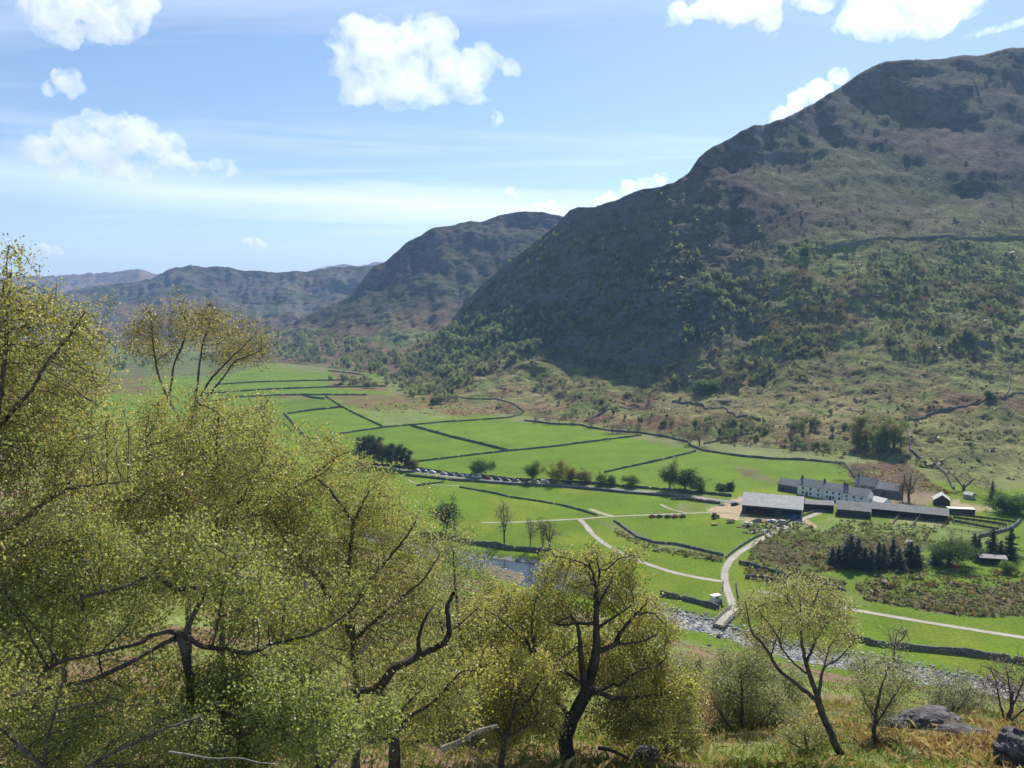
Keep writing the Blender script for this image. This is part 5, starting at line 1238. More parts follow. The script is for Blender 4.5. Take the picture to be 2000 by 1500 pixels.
# ---- woodland climbing the far side
def scatter(poly, n, seed, dens=None):
    rg = random.Random(seed); out = []; xs = [p[0] for p in poly]; ys = [p[1] for p in poly]; tr = 0
    while len(out) < n and tr < n * 60:
        tr += 1; u, v = rg.uniform(min(xs), max(xs)), rg.uniform(min(ys), max(ys))
        if inside(poly, np.array([u]), np.array([v]))[0] and (dens is None or rg.random() < dens(u, v)): out.append((u, v))
    return out
_nz = lambda u, v: float(vnoise([u / 48], [v / 30], seed=3)[0] > -.12)
WOOD = [(540, 655), (600, 645), (680, 655), (760, 690), (830, 668), (880, 640), (960, 612), (1040, 610), (1090, 640), (1060, 680), (985, 712), (930, 742), (860, 768), (760, 760), (740, 735), (640, 716), (540, 705)]
SPOTS = [(u, v, 0) for u, v in scatter(WOOD, 900, 5)]
SPOTS += [(u, v, 1) for u, v in scatter([(1060, 700), (1160, 700), (1300, 720), (1420, 690), (1560, 640), (1640, 560), (1700, 600), (1680, 680), (1560, 700), (1480, 750), (1380, 770), (1300, 790), (1130, 790), (1040, 770)], 420, 6, _nz)]
SPOTS += [(u, v, 0) for u, v in scatter([(1365, 545), (1400, 530), (1460, 545), (1470, 590), (1430, 612), (1380, 585)], 40, 7)]
SPOTS += [(u, v, 1) for u, v in scatter([(1480, 560), (1560, 520), (1650, 590), (1690, 690), (1560, 700), (1480, 640)], 240, 8, _nz)]
SPOTS += [(u, v, 2) for u, v in scatter([(900, 600), (1010, 500), (1100, 440), (1300, 420), (1480, 520), (1480, 640), (1300, 690), (1090, 640)], 260, 9, _nz)]
SPOTS += [(u, v, 1) for u, v in scatter([(1700, 500), (1980, 500), (1990, 660), (1700, 700), (1640, 620)], 420, 10, _nz)]
SPOTS += [(u, v, 0) for u, v in scatter([(640, 735), (740, 745), (880, 770), (900, 785), (860, 795), (760, 765), (640, 745)], 50, 11)]
SPOTS += [(u, v, 1) for u, v in scatter([(1480, 840), (1640, 800), (1660, 850), (1480, 850), (1350, 860), (1300, 842), (1430, 820)], 42, 12)]
SPOTS += [(u, v, 0) for u, v in scatter([(1080, 620), (1110, 610), (1120, 640), (1070, 680), (1040, 690)], 24, 13)]
SPOTS += [(u, v, 0) for u, v in scatter([(60, 672), (300, 668), (520, 668), (545, 700), (430, 712), (60, 730)], 260, 14)]
SPOTS += [(u, v, 1) for u, v in scatter([(1040, 815), (1340, 850), (1500, 880), (1620, 890), (1640, 840), (1400, 820), (1200, 790), (1050, 790)], 90, 15)]
rw = random.Random(8); recs = []
for u, v, t in SPOTS:
    p = hit(u, v)
    if p.y > 2600: continue
    h = {0: rw.uniform(6, 12), 1: rw.uniform(3.5, 7.5), 2: rw.uniform(4, 8)}[t] * (1.15 if p.y > 1100 else 1)
    recs.append((h / p.y, p, h, t, rw.random()))
recs.sort(key=lambda r: -r[0])
KINDS = [('broad', 1, 'WG', WOODG), ('broad', 2, 'WD', WOODD), ('bush', 3, 'WD', WOODD), ('broad', 4, 'WG', WOODG), ('barebush', 2, 'GB', GREYB), ('broad', 3, 'WG', WOODG), ('tall', 2, 'WG', WOODG), ('barebush', 3, 'BT', BROWNT)]
def pick(t, q): return KINDS[int(q * 7) % 7] if t == 0 else KINDS[[4, 7, 2, 0, 4, 5, 7, 1][int(q * 8)]] if t == 1 else KINDS[[0, 6, 4, 3][int(q * 4)]]
WLAB = {'broad': 'small round tree among many in the wood and scrub on the far fellside', 'bush': 'low green bush among many in the scrub on the far fellside', 'barebush': 'leafless grey brown bush among many in the scrub on the far fellside', 'tall': 'small upright tree among many in the wood on the far fellside'}
WNAME = {'broad': 'woodland_tree', 'bush': 'woodland_bush', 'barebush': 'bare_bush', 'tall': 'birch_tree'}
for _, p, h, t, q in recs[:300]:
    kind, seed, ck, cols = pick(t, q); me, = tree_parts(kind, seed, ck, cols, True)
    o = link(bpy.data.objects.new(WNAME[kind], me)); o.location = p; o.rotation_euler = (0, 0, q * 40); f = rw.uniform(.8, 1.1); o.scale = (h * f, h * f, h)
    tag(o, WLAB[kind], 'bush' if 'bush' in kind else 'tree', {'broad': 'round trees on the far fellside', 'bush': 'green bushes on the far fellside', 'barebush': 'leafless bushes on the far fellside', 'tall': 'upright trees on the far fellside'}[kind])
# the rest of the wood: one mass of lighter copies
def wood_mass():
    rg = np.random.default_rng(5); Vs = []; Fs = []; Cs = []; b = 0; lib = {}
    for _, p, h, t, q in recs[300:]:
        kind, seed, ck, cols = pick(t, q)
        if (kind, ck) not in lib:
            _, _, LV, LF, LC = tree_mesh(kind, seed, cols); k = rg.choice(len(LF), min(700, len(LF)), False)
            lv = LV.reshape(-1, 4, 3)[k]; c = lv.mean(1, keepdims=True); lib[kind, ck] = ((c + (lv - c) * 2.4).reshape(-1, 3), LC.reshape(-1, 4, 3)[k].reshape(-1, 3))
        lv, lc = lib[kind, ck]; a = q * 40; f = rw.uniform(.8, 1.1)
        v = np.stack([(lv[:, 0] * math.cos(a) - lv[:, 1] * math.sin(a)) * f, (lv[:, 0] * math.sin(a) + lv[:, 1] * math.cos(a)) * f, lv[:, 2]], -1) * h + np.array(p)
        Vs.append(v); Cs.append(lc * rw.uniform(.85, 1.15)); Fs.append(np.arange(len(v)).reshape(-1, 4) + b); b += len(v)
    o = mesh_np('far_wood', np.concatenate(Vs), np.concatenate(Fs), CLUMP, False, col=np.concatenate(Cs)); tag(o, kind='stuff')
wood_mass()

# ---- heather, bracken, rushes and boulders: ground cover too fine to count
def clumps(name, P, size, cols, seed, k=7, flat=.6, mat=None):
    rg = np.random.default_rng(seed); n = len(P); s = size * rg.lognormal(0, .45, n)
    C = np.repeat(P, k, 0); S_ = np.repeat(s, k); d = rg.normal(size=(n * k, 3)); d /= np.linalg.norm(d, axis=1)[:, None]; d[:, 2] = np.abs(d[:, 2]) * flat
    C = C + d * S_[:, None] * .55; V, F, _ = leaves(C, 1.0, rg, [(1, 1, 1)], .9, .6)
    ce = np.repeat(C, 4, 0); V = ce + (V - ce) * np.repeat(S_, 4)[:, None] * .75
    c = np.array(cols)[rg.choice(len(cols), n)] * rg.uniform(.7, 1.3, (n, 1)); K = np.repeat(np.repeat(c, k, 0) * rg.uniform(.8, 1.2, (n * k, 1)), 4, 0)
    o = mesh_np(name, V, F, mat or CLUMP, False, col=K); tag(o, kind='stuff')
def on_fell(n, seed, f):
    rg = np.random.default_rng(seed); V, _ = TERR[0]; V = V[rg.integers(0, len(V), n)] + rg.normal(0, 1.5, (n, 3)) * np.array([1, 1, .2])
    u = V[:, 0] / V[:, 1] * FPX + 1000; v = 600 - (V[:, 2] - CAM_Z) / V[:, 1] * FPX * 1.0
    return V[rg.random(n) < f(u, v, V)]
clumps('heather_scrub', on_fell(70000, 1, lambda u, v, V: (u < 2080) * (.10 + .55 * smooth(330, 520, v)) * (1 - .8 * smooth(690, 760, v)) * (.35 + .65 * smooth(-.05, .22, fbm(V[:, 0] / 60, V[:, 1] / 60, V[:, 2] / 60, 5)))), 2.0, [(.13, .12, .07), (.16, .12, .08), (.11, .13, .06), (.17, .17, .10), (.09, .085, .06)], 11, 6)
def rush_pts(poly, n, seed, dens=None): return np.array([tuple(floor(u, v)) for u, v in scatter(poly, n, seed, dens)])
clumps('rushes', np.concatenate([rush_pts([(1470, 1060), (1560, 1030), (1800, 1045), (1830, 1060), (1700, 1105), (1560, 1125), (1460, 1095)], 1700, 21), rush_pts([(1660, 1135), (2060, 1140), (2060, 1200), (1900, 1208), (1690, 1172)], 1500, 22), rush_pts([(1440, 1100), (1650, 1135), (1650, 1160), (1470, 1135)], 500, 23), rush_pts([(1690, 1112), (2060, 1118), (2060, 1142), (1690, 1136)], 500, 24), rush_pts([(1640, 1015), (1840, 1030), (1820, 1050), (1620, 1040)], 300, 25), rush_pts([(1200, 1030), (1240, 1052), (1290, 1068), (1415, 1090), (1415, 1100), (1270, 1078), (1200, 1045)], 260, 26)]), .75,
       [(.17, .12, .065), (.14, .10, .055), (.13, .16, .045), (.20, .18, .08), (.14, .17, .05)], 12, 6, .9)
clumps('weeds', rush_pts([(1455, 1018), (1580, 1022), (1530, 1048), (1450, 1042)], 260, 27), .9, [(.10, .13, .04), (.14, .15, .06), (.28, .27, .22)], 13, 6, .9)
clumps('marsh_tussocks', np.concatenate([rush_pts([(690, 795), (860, 770), (985, 786), (1010, 806), (900, 815), (760, 806)], 500, 28), rush_pts([(1655, 905), (1770, 905), (1860, 965), (1700, 965), (1660, 930)], 500, 29)]), 1.1, [(.22, .14, .07), (.18, .12, .07), (.25, .18, .09)], 14, 5, .5)
# ------------------------------------------------------------------ trees on the slope in front of the camera
BIRCHC = [(.235, .235, .045), (.20, .215, .045), (.26, .245, .065), (.185, .215, .05), (.23, .205, .055), (.29, .26, .09)]
BIRCHG = [(.175, .215, .045), (.20, .23, .05), (.155, .195, .042), (.215, .235, .06), (.18, .21, .04)]
BIRCHO = [(.22, .20, .055), (.20, .19, .06), (.24, .20, .07), (.19, .195, .05), (.17, .14, .06)]
OAKC = [(.235, .24, .05), (.21, .23, .048), (.26, .24, .05), (.195, .22, .05), (.25, .21, .06)]
HAWC = [(.20, .225, .085), (.17, .205, .075), (.22, .225, .10), (.16, .185, .07)]
OAKY = [(.26, .24, .045), (.235, .235, .045), (.28, .24, .05), (.215, .225, .05)]
def px3(pts, y, wob=0.0, seed=0):
    rg = random.Random(seed); out = []
    for i, p in enumerate(pts):
        yy = p[2] if len(p) > 2 else y + (rg.uniform(-wob, wob) if i else 0)
        out.append(tuple(at(p[0], p[1], yy)))
    return out
def big_tree(name, label, y, limbs, blobs, cols, seed, n_attr, leaf=.055, per=22, step=.22, spread=.16, tip=.0045, bark=None, group=None, thick=1.0, droop=.3, shell=.5, cat='tree', dead=None, lw=.72, kill=1.5, up=.35, trop=0.0, dz=.9):
    """limbs: ([pixel points], r0, r1) with the foot first; blobs: (u, v, radius px[, depth offset])"""
    rg = np.random.default_rng(seed)
    L = []; step *= .58; kill = 1.2; n_attr = int(n_attr * 1.8); tip *= 1.1; leaf *= 1.08; lw = max(lw, .78); bs = 1.15 if leaf < .09 else 1.1; cols = [(c[0] * 1.45, c[1] * 1.38, c[2] * 2.1) for c in cols]; per *= .56
    for k, (pts, r0, r1) in enumerate(limbs): L.append((px3(pts, y, .35 if k else .1, seed + k), r0 * thick, r1 * thick))
    f = L[0][0][0]; base = Vector((f[0], f[1], gz(f[0], f[1]) - .1))
    L[0] = ([tuple(base)] + list(L[0][0][1 if f[2] < base.z + .6 else 0:]), L[0][1], L[0][2])
    bl = []
    for b in blobs:
        dy = b[3] if len(b) > 3 else rg.normal(.6, .5) * y / 15; r = b[2] / FPX * y * bs
        bl.append((np.array(at(b[0], b[1], y + dy)), (r, r * dz, r * .92)))
    A = blob_points(bl, n_attr, rg, shell); gzz = ground_z(A[:, 0], A[:, 1]); A = A[A[:, 2] > gzz + .25]
    P, par, frc = grow(L, A, step, step * kill, rg, 90, .35, trop)
    r, main = radii(par, frc, tip, 2.9)
    bv, bf = tubes(P, par, r, main, 6)
    o = np.array(base); root = empty(name, base); tag(root, label, cat, group)
    mesh_np('trunk', bv - o, bf, bark or BARK, True, root)
    tips = np.where((r < tip * 2.6) & (frc == 0))[0]
    mid = P[tips] * .5 + P[np.maximum(par[tips], 0)] * .5
    T = np.concatenate([P[tips], mid[rg.random(len(mid)) < .6]])
    nl = rg.poisson(per * np.clip(rg.lognormal(-.18, .6, len(T)), .1, 2.6))          # some twigs bear many leaves, some few
    C = np.repeat(T, nl, 0); C = C + rg.normal(0, spread, C.shape); C[:, 2] -= droop * np.abs(rg.normal(0, spread, len(C)))
    V, F, K = leaves(C, leaf, rg, cols, lw, up, droop)
    tone = 1 + .22 * fbm(C[:, 0] * 1.1, C[:, 1] * 1.1, C[:, 2] * 1.1, seed, 3); K *= np.repeat(tone, 4)[:, None]
    mesh_np('crown', V - o, F, LEAF, False, root, col=K)
    if dead:
        m = MB()
        for pts, r0, r1 in dead:
            Q = resample(px3(pts, y, .1, seed), .12); V_, F_ = tubes(Q, np.arange(-1, len(Q) - 1), np.linspace(r0, r1, len(Q)), np.r_[np.arange(1, len(Q)), -1], 7); m.add([tuple(v - o) for v in V_], F_.tolist())
        m.build('dead_branch', DEADWOOD, root, True)
    print('TREE', label[:40], 'nodes', len(P), 'tips', len(T), 'leaves', len(F)); return root, len(F)
NLEAF = 0
def T(*a, **k):
    global NLEAF
    r, n = big_tree(*a, **k); NLEAF += n; return r

T('birch_tree', 'tall birch at the left edge, its crown reaching above the far hills', 13,
  [([(-210, 1650), (-160, 1350), (-110, 1150), (-60, 980), (-10, 850), (10, 700), (18, 600), (20, 530)], .13, .02), ([(-60, 980), (0, 831), (63, 761), (87, 712), (130, 667), (165, 610)], .055, .012), ([(-110, 1150), (0, 1055), (60, 1000), (130, 955), (190, 946), (262, 940)], .05, .012),
   ([(-110, 1150), (0, 1082), (60, 1068), (120, 1059), (180, 1050)], .035, .01), ([(20, 600), (12, 520), (18, 478)], .012, .004), ([(-60, 980), (-120, 800), (-140, 650)], .06, .015)],
  [(60, 640, 85), (140, 655, 65), (25, 575, 50), (60, 780, 110), (30, 920, 110), (170, 740, 62), (190, 660, 40), (-60, 650, 110), (-80, 850, 130), (120, 880, 80), (20, 490, 22), (55, 505, 12), (30, 1080, 90), (200, 830, 50), (-20, 720, 90), (110, 600, 40), (170, 940, 60)], BIRCHC, 21, 2300, leaf=.046, per=17, spread=.12, step=.17)
T('birch_tree', 'airy many-stemmed birch with thin bare stems, standing before the far valley fields', 27,
  [([(370, 1420), (368, 1150), (366, 960), (365, 850)], .13, .08), ([(365, 850), (330, 780), (310, 740), (301, 690), (296, 630), (292, 605)], .05, .012), ([(365, 850), (330, 780), (340, 710), (358, 670), (366, 630), (352, 605)], .05, .012), ([(365, 850), (383, 780), (390, 710), (398, 665), (414, 620), (420, 600)], .055, .012), ([(375, 800), (410, 742), (440, 710), (478, 675), (500, 650)], .05, .012), ([(375, 810), (430, 745), (460, 705), (500, 690), (520, 675)], .04, .01)],
  [(298, 630, 34), (270, 650, 28), (345, 640, 32), (362, 612, 26), (405, 622, 40), (430, 640, 30), (478, 668, 40), (508, 660, 24), (255, 680, 22), (440, 690, 28), (310, 680, 28), (510, 700, 22), (380, 660, 24), (290, 610, 18), (415, 605, 20)], BIRCHO, 22, 1200, leaf=.06, per=15, spread=.17, step=.25, tip=.006)
T('birch_tree', 'dense yellow green birch in the middle of the left hand wood', 17,
  [([(440, 1560), (436, 1300), (428, 1100), (420, 943), (425, 901), (423, 866), (428, 810)], .12, .02), ([(428, 1050), (480, 960), (512, 900), (524, 840)], .05, .012), ([(430, 1120), (350, 1000), (300, 930), (285, 860)], .05, .012), ([(421, 940), (400, 905), (396, 880)], .03, .01)],
  [(420, 825, 62), (360, 850, 60), (330, 920, 90), (400, 930, 100), (480, 900, 70), (515, 830, 42), (470, 820, 40), (290, 860, 60), (250, 930, 70), (540, 910, 50), (450, 1010, 110), (340, 1020, 100), (250, 1010, 70), (550, 980, 60), (390, 790, 30), (520, 790, 26), (300, 800, 40)], BIRCHC, 23, 2600, leaf=.05, per=17, spread=.14, step=.2)
T('birch_tree', 'large golden green birch whose right side overhangs the river fields', 18.5,
  [([(690, 1560), (700, 1400), (690, 1250), (680, 1130), (690, 1020), (720, 960)], .15, .02), ([(690, 1250), (620, 1130), (560, 1060), (515, 979), (565, 957), (640, 920), (660, 885)], .055, .012), ([(685, 1180), (760, 1090), (800, 1040), (820, 1000)], .05, .012), ([(690, 1020), (640, 950), (610, 930), (655, 893), (690, 880)], .045, .01), ([(690, 1250), (770, 1180), (830, 1130), (860, 1080)], .05, .012), ([(421, 1039), (463, 1003), (515, 979)], .03, .03)],
  [(650, 945, 60), (705, 1000, 70), (620, 1050, 100), (760, 1060, 70), (700, 1130, 110), (570, 1110, 90), (810, 1110, 55), (635, 868, 34), (600, 860, 22), (668, 885, 24), (820, 1070, 40), (770, 1150, 80), (660, 1210, 80), (765, 1000, 36), (620, 1280, 60), (560, 1220, 60), (730, 1260, 60), (820, 1200, 50), (780, 1300, 50), (850, 1180, 40), (560, 1000, 50), (720, 930, 40), (590, 960, 45), (830, 1130, 40), (780, 1050, 46), (740, 1020, 60)], BIRCHC, 24, 3000, leaf=.052, per=17, spread=.15, step=.22)
T('old_birch', 'old birch with a long low limb sweeping down to the left edge', 12,
  [([(352, 1640), (356, 1500), (370, 1400), (372, 1330), (360, 1262), (352, 1240)], .05, .042), ([(352, 1240), (310, 1262), (262, 1290), (190, 1325), (110, 1342), (0, 1365), (-90, 1372)], .038, .018), ([(352, 1238), (375, 1250), (400, 1265), (440, 1266), (475, 1277), (505, 1271), (530, 1258), (600, 1243), (640, 1225), (690, 1190), (712, 1158)], .042, .012), ([(352, 1238), (330, 1233), (300, 1240), (275, 1256)], .045, .02), ([(360, 1235), (388, 1182), (402, 1150), (420, 1110)], .022, .008), ([(415, 1260), (425, 1225), (428, 1190), (442, 1130), (470, 1090)], .022, .008), ([(440, 1200), (470, 1190), (500, 1170)], .012, .006), ([(503, 1270), (506, 1235), (498, 1190)], .012, .005), ([(200, 1320), (190, 1280), (240, 1230)], .012, .006), ([(505, 1272), (540, 1300), (575, 1318)], .01, .004), ([(275, 1256), (200, 1275), (120, 1290), (60, 1330)], .018, .006), ([(402, 1150), (370, 1147), (335, 1157)], .018, .008), ([(300, 1120), (250, 1145), (160, 1165), (160, 1190)], .02, .012)],
  [(100, 1150, 100), (230, 1120, 90), (350, 1090, 80), (450, 1110, 70), (540, 1180, 70), (60, 1260, 80), (160, 1240, 60), (250, 1340, 60), (60, 1400, 70), (150, 1430, 60), (420, 1330, 60), (620, 1200, 50), (290, 1190, 50), (690, 1160, 40), (480, 1210, 50), (-60, 1300, 100), (180, 1060, 70), (330, 1300, 50), (480, 1320, 50), (20, 1180, 70), (390, 1380, 50), (570, 1270, 40), (250, 1430, 60), (450, 1170, 60)], BIRCHC[:4] + BIRCHG, 25, 2300, leaf=.05, per=15, spread=.11, step=.15)
T('birch_tree', 'bushy bright green birch low in the left foreground', 11,
  [([(640, 1640), (630, 1520), (610, 1440), (580, 1380), (560, 1330)], .06, .012), ([(630, 1520), (670, 1460), (690, 1420)], .03, .01), ([(620, 1470), (540, 1430), (490, 1400)], .03, .01)],
  [(560, 1390, 70), (630, 1390, 55), (500, 1420, 60), (690, 1430, 34), (450, 1350, 55), (530, 1330, 45), (600, 1340, 40), (590, 1450, 50), (660, 1410, 40), (420, 1420, 50), (480, 1470, 50), (340, 1400, 50), (620, 1480, 40), (740, 1400, 40), (400, 1480, 50)], BIRCHG, 26, 1500, leaf=.046, per=18, spread=.10, step=.13)
T('birch_tree', 'shaded green birch in the lower left corner', 10,
  [([(60, 1700), (80, 1560), (90, 1450), (120, 1350)], .07, .015), ([(80, 1560), (200, 1480), (330, 1420), (390, 1400)], .03, .008), ([(85, 1500), (0, 1420), (-60, 1380)], .03, .008)],
  [(60, 1430, 90), (180, 1390, 70), (300, 1420, 70), (-30, 1350, 90), (110, 1490, 80), (380, 1440, 60), (230, 1490, 70), (340, 1490, 60)], BIRCHG + BIRCHC[:2], 27, 900, leaf=.044, per=13, spread=.11, step=.15)
T('birch_tree', 'grey green birch crown between the golden birch and the big oak', 30,
  [([(905, 1460), (905, 1350), (900, 1250), (890, 1150), (885, 1070)], .14, .02), ([(900, 1280), (940, 1210), (960, 1150)], .05, .015), ([(902, 1320), (860, 1220), (850, 1140)], .05, .015)],
  [(880, 1080, 46), (915, 1120, 50), (890, 1180, 60), (945, 1200, 50), (860, 1130, 40), (930, 1270, 60), (880, 1270, 55), (850, 1200, 40), (960, 1150, 30), (840, 1250, 40), (900, 1340, 60)], BIRCHG + HAWC, 28, 1500, leaf=.07, per=14, spread=.2, step=.3, tip=.006)
T('old_oak', 'leaning old oak with a thick dark crooked half-dead branch', 16,
  [([(765, 1560), (772, 1480), (764, 1420), (748, 1370), (735, 1345)], .17, .12), ([(735, 1345), (720, 1350), (690, 1345), (660, 1360)], .08, .05), ([(738, 1345), (752, 1330), (765, 1305), (800, 1290), (840, 1270), (872, 1254), (879, 1225), (873, 1190), (878, 1172), (886, 1158)], .105, .035), ([(818, 1262), (816, 1250), (825, 1222), (836, 1198)], .05, .03), ([(879, 1235), (910, 1210), (935, 1185)], .02, .008), ([(765, 1440), (800, 1400), (850, 1370), (900, 1310), (930, 1310)], .05, .015), ([(760, 1420), (790, 1380), (830, 1340)], .03, .01)],
  [(830, 1370, 50), (900, 1330, 50), (870, 1390, 40), (790, 1330, 30), (930, 1200, 26), (900, 1250, 24), (820, 1420, 40), (830, 1290, 40), (800, 1450, 40), (870, 1340, 40), (700, 1310, 36), (740, 1280, 30), (660, 1340, 30), (910, 1390, 36)], BIRCHC + OAKC[:2], 29, 900, leaf=.06, per=12, spread=.15, step=.2, bark=OAKBARK,
  dead=[([(836, 1198), (842, 1186), (848, 1180)], .03, .015), ([(706, 1276), (722, 1255), (738, 1238)], .03, .018), ([(596, 1150), (597, 1138), (598, 1128)], .035, .03)])
T('oak_tree', 'big spreading oak in fresh yellow leaf, in the centre foreground', 24,
  [([(1110, 1500), (1103, 1435), (1125, 1390), (1143, 1358), (1150, 1335), (1160, 1300), (1166, 1262), (1164, 1200), (1166, 1160), (1160, 1125), (1150, 1100)], .27, .03), ([(1143, 1358), (1140, 1330), (1134, 1280), (1132, 1240), (1126, 1212), (1110, 1203), (1088, 1216)], .13, .03), ([(1150, 1340), (1172, 1352), (1192, 1363), (1216, 1365), (1245, 1362)], .11, .03), ([(1155, 1358), (1185, 1344), (1200, 1335)], .08, .03), ([(1166, 1269), (1186, 1268), (1203, 1257), (1210, 1236), (1224, 1221), (1245, 1197), (1262, 1180)], .10, .02), ([(1203, 1258), (1230, 1256), (1254, 1253), (1285, 1240)], .05, .015), ([(1163, 1230), (1188, 1212), (1215, 1195), (1240, 1180)], .06, .02), ([(1160, 1218), (1130, 1218), (1092, 1221), (1070, 1212)], .06, .02), ([(1115, 1400), (1085, 1370), (1062, 1335), (1053, 1320), (1044, 1290), (1029, 1250)], .075, .05), ([(1053, 1320), (1080, 1297), (1116, 1272), (1130, 1262)], .04, .02), ([(1166, 1165), (1150, 1120), (1140, 1100)], .04, .015), ([(1165, 1190), (1180, 1160), (1200, 1120)], .05, .015), ([(1044, 1290), (1040, 1240), (1038, 1209), (1047, 1170)], .045, .015), ([(1200, 1345), (1250, 1308), (1290, 1299), (1304, 1275)], .05, .015), ([(1120, 1410), (1090, 1390), (1060, 1385)], .05, .015), ([(1216, 1365), (1240, 1400), (1265, 1420)], .04, .015), ([(1167, 1150), (1172, 1120), (1165, 1090)], .04, .012), ([(1132, 1330), (1080, 1300), (1020, 1250), (975, 1205), (950, 1190)], .06, .012), ([(1245, 1362), (1290, 1355), (1330, 1345), (1362, 1330)], .05, .012), ([(1240, 1200), (1275, 1195), (1305, 1225)], .04, .012), ([(1150, 1105), (1110, 1090), (1080, 1085)], .03, .01), ([(1175, 1120), (1210, 1090), (1240, 1085)], .03, .01)],
  [(1150, 1095, 30), (1200, 1100, 30), (1090, 1125, 36), (1130, 1140, 30), (1210, 1140, 40), (1245, 1180, 42), (1090, 1180, 44), (1030, 1180, 36), (1180, 1180, 36), (990, 1170, 26), (1270, 1220, 36), (1300, 1230, 22), (1230, 1230, 40), (1060, 1230, 36), (1150, 1260, 40), (1090, 1270, 40), (1010, 1230, 40), (1200, 1290, 44), (1260, 1290, 44), (1150, 1320, 34), (1290, 1330, 40), (1330, 1345, 30), (1240, 1340, 40), (1080, 1330, 30), (1200, 1390, 40), (1270, 1390, 40), (1290, 1420, 30), (1060, 1390, 36), (1220, 1420, 34), (980, 1230, 30), (1345, 1320, 16), (1165, 1075, 16), (1100, 1090, 16), (950, 1190, 26), (960, 1260, 26), (1350, 1340, 24), (1310, 1225, 24), (1240, 1090, 20), (1080, 1082, 20), (1360, 1370, 20), (1330, 1400, 24), (920, 1220, 20)], OAKC, 30, 3600, leaf=.074, per=18, spread=.15, step=.24, tip=.007, bark=OAKBARK, lw=.8, shell=.45, droop=.1)
T('oak_tree', 'smaller yellow leaved oak left of the big oak, above the fallen branch', 21,
  [([(975, 1500), (985, 1440), (1000, 1400), (1010, 1370), (1020, 1330)], .10, .02), ([(985, 1440), (950, 1400), (930, 1360)], .05, .015), ([(1000, 1400), (1040, 1360), (1060, 1320)], .05, .015), ([(985, 1440), (1030, 1420), (1060, 1380)], .04, .01)],
  [(990, 1350, 40), (1040, 1370, 44), (955, 1330, 36), (1060, 1310, 30), (1010, 1410, 40), (930, 1380, 30), (970, 1400, 36), (1070, 1420, 30), (1010, 1310, 26), (940, 1290, 24), (1000, 1290, 26)], OAKY, 31, 1300, leaf=.072, per=17, spread=.15, step=.22, tip=.007, bark=OAKBARK, lw=.8, droop=.1)
T('oak_tree', 'middle sized yellow green oak filling the gap behind the big oak on its left', 28,
  [([(958, 1490), (960, 1420), (965, 1350), (970, 1290), (975, 1230), (978, 1180)], .15, .03), ([(965, 1340), (935, 1280), (925, 1230)], .06, .015), ([(968, 1310), (1005, 1250), (1020, 1200)], .06, .015), ([(962, 1390), (1000, 1340), (1030, 1320)], .05, .015)],
  [(978, 1165, 36), (945, 1195, 40), (1010, 1190, 40), (930, 1240, 36), (980, 1235, 44), (1025, 1245, 36), (950, 1290, 44), (1000, 1300, 40), (960, 1340, 40), (1030, 1310, 30), (920, 1300, 30)], OAKY + BIRCHC[:2], 44, 1900, leaf=.075, per=15, spread=.18, step=.26, tip=.007, bark=OAKBARK, lw=.8, droop=.1)
T('oak_tree', 'low bushy yellow oak under the right hand branches of the big oak', 26,
  [([(1300, 1500), (1298, 1460), (1292, 1420), (1290, 1380)], .09, .02), ([(1298, 1455), (1260, 1420), (1240, 1390)], .04, .012), ([(1298, 1450), (1330, 1410), (1345, 1385)], .04, .012)],
  [(1290, 1370, 34), (1330, 1390, 34), (1250, 1400, 36), (1300, 1420, 40), (1345, 1430, 30), (1260, 1440, 30), (1220, 1440, 28)], OAKC + HAWC[:2], 45, 1100, leaf=.075, per=14, spread=.17, step=.24, tip=.007, bark=OAKBARK, lw=.8, droop=.1)
T('birch_tree', 'thin leaved birch forking low, on the right in front of the river', 25,
  [([(1645, 1520), (1637, 1465), (1620, 1425), (1610, 1405), (1600, 1375), (1592, 1345), (1580, 1315), (1572, 1288), (1565, 1249), (1566, 1210), (1562, 1175)], .14, .02), ([(1600, 1372), (1556, 1336), (1520, 1309), (1499, 1270), (1469, 1237), (1460, 1204), (1456, 1175)], .085, .015), ([(1598, 1366), (1603, 1330), (1605, 1312), (1612, 1300), (1634, 1291), (1658, 1267), (1672, 1245)], .06, .012), ([(1575, 1290), (1592, 1255), (1610, 1222), (1634, 1204), (1645, 1180)], .05, .012), ([(1580, 1318), (1555, 1300), (1532, 1276), (1520, 1245)], .045, .012), ([(1566, 1215), (1545, 1180), (1530, 1160)], .03, .01), ([(1568, 1210), (1590, 1175), (1600, 1150)], .03, .01), ([(1505, 1285), (1515, 1250), (1525, 1225)], .03, .01), ([(1610, 1300), (1620, 1260), (1640, 1235)], .025, .01)],
  [(1480, 1185, 36), (1455, 1195, 20), (1520, 1175, 36), (1565, 1160, 36), (1610, 1170, 34), (1640, 1195, 26), (1500, 1230, 30), (1540, 1220, 30), (1590, 1215, 30), (1640, 1240, 26), (1540, 1145, 22), (1590, 1140, 20), (1470, 1240, 22), (1665, 1250, 16), (1655, 1215, 20), (1600, 1260, 20)], [(.26, .255, .075), (.24, .245, .075), (.28, .26, .09), (.22, .22, .08)], 32, 1700, leaf=.058, per=13, spread=.15, step=.22, tip=.006)
T('birch_tree', 'slim young birch in front of the grey boulder', 26,
  [([(1707, 1510), (1706, 1430), (1712, 1385), (1722, 1340), (1735, 1305)], .085, .015), ([(1708, 1420), (1740, 1370), (1765, 1330)], .03, .01), ([(1709, 1400), (1690, 1370), (1680, 1340)], .03, .01)],
  [(1735, 1305, 26), (1718, 1345, 28), (1752, 1290, 22), (1700, 1375, 24), (1780, 1330, 24), (1750, 1340, 26), (1690, 1330, 18), (1730, 1390, 24)], HAWC + BIRCHC[:2], 33, 900, leaf=.06, per=14, spread=.17, step=.24, tip=.006)
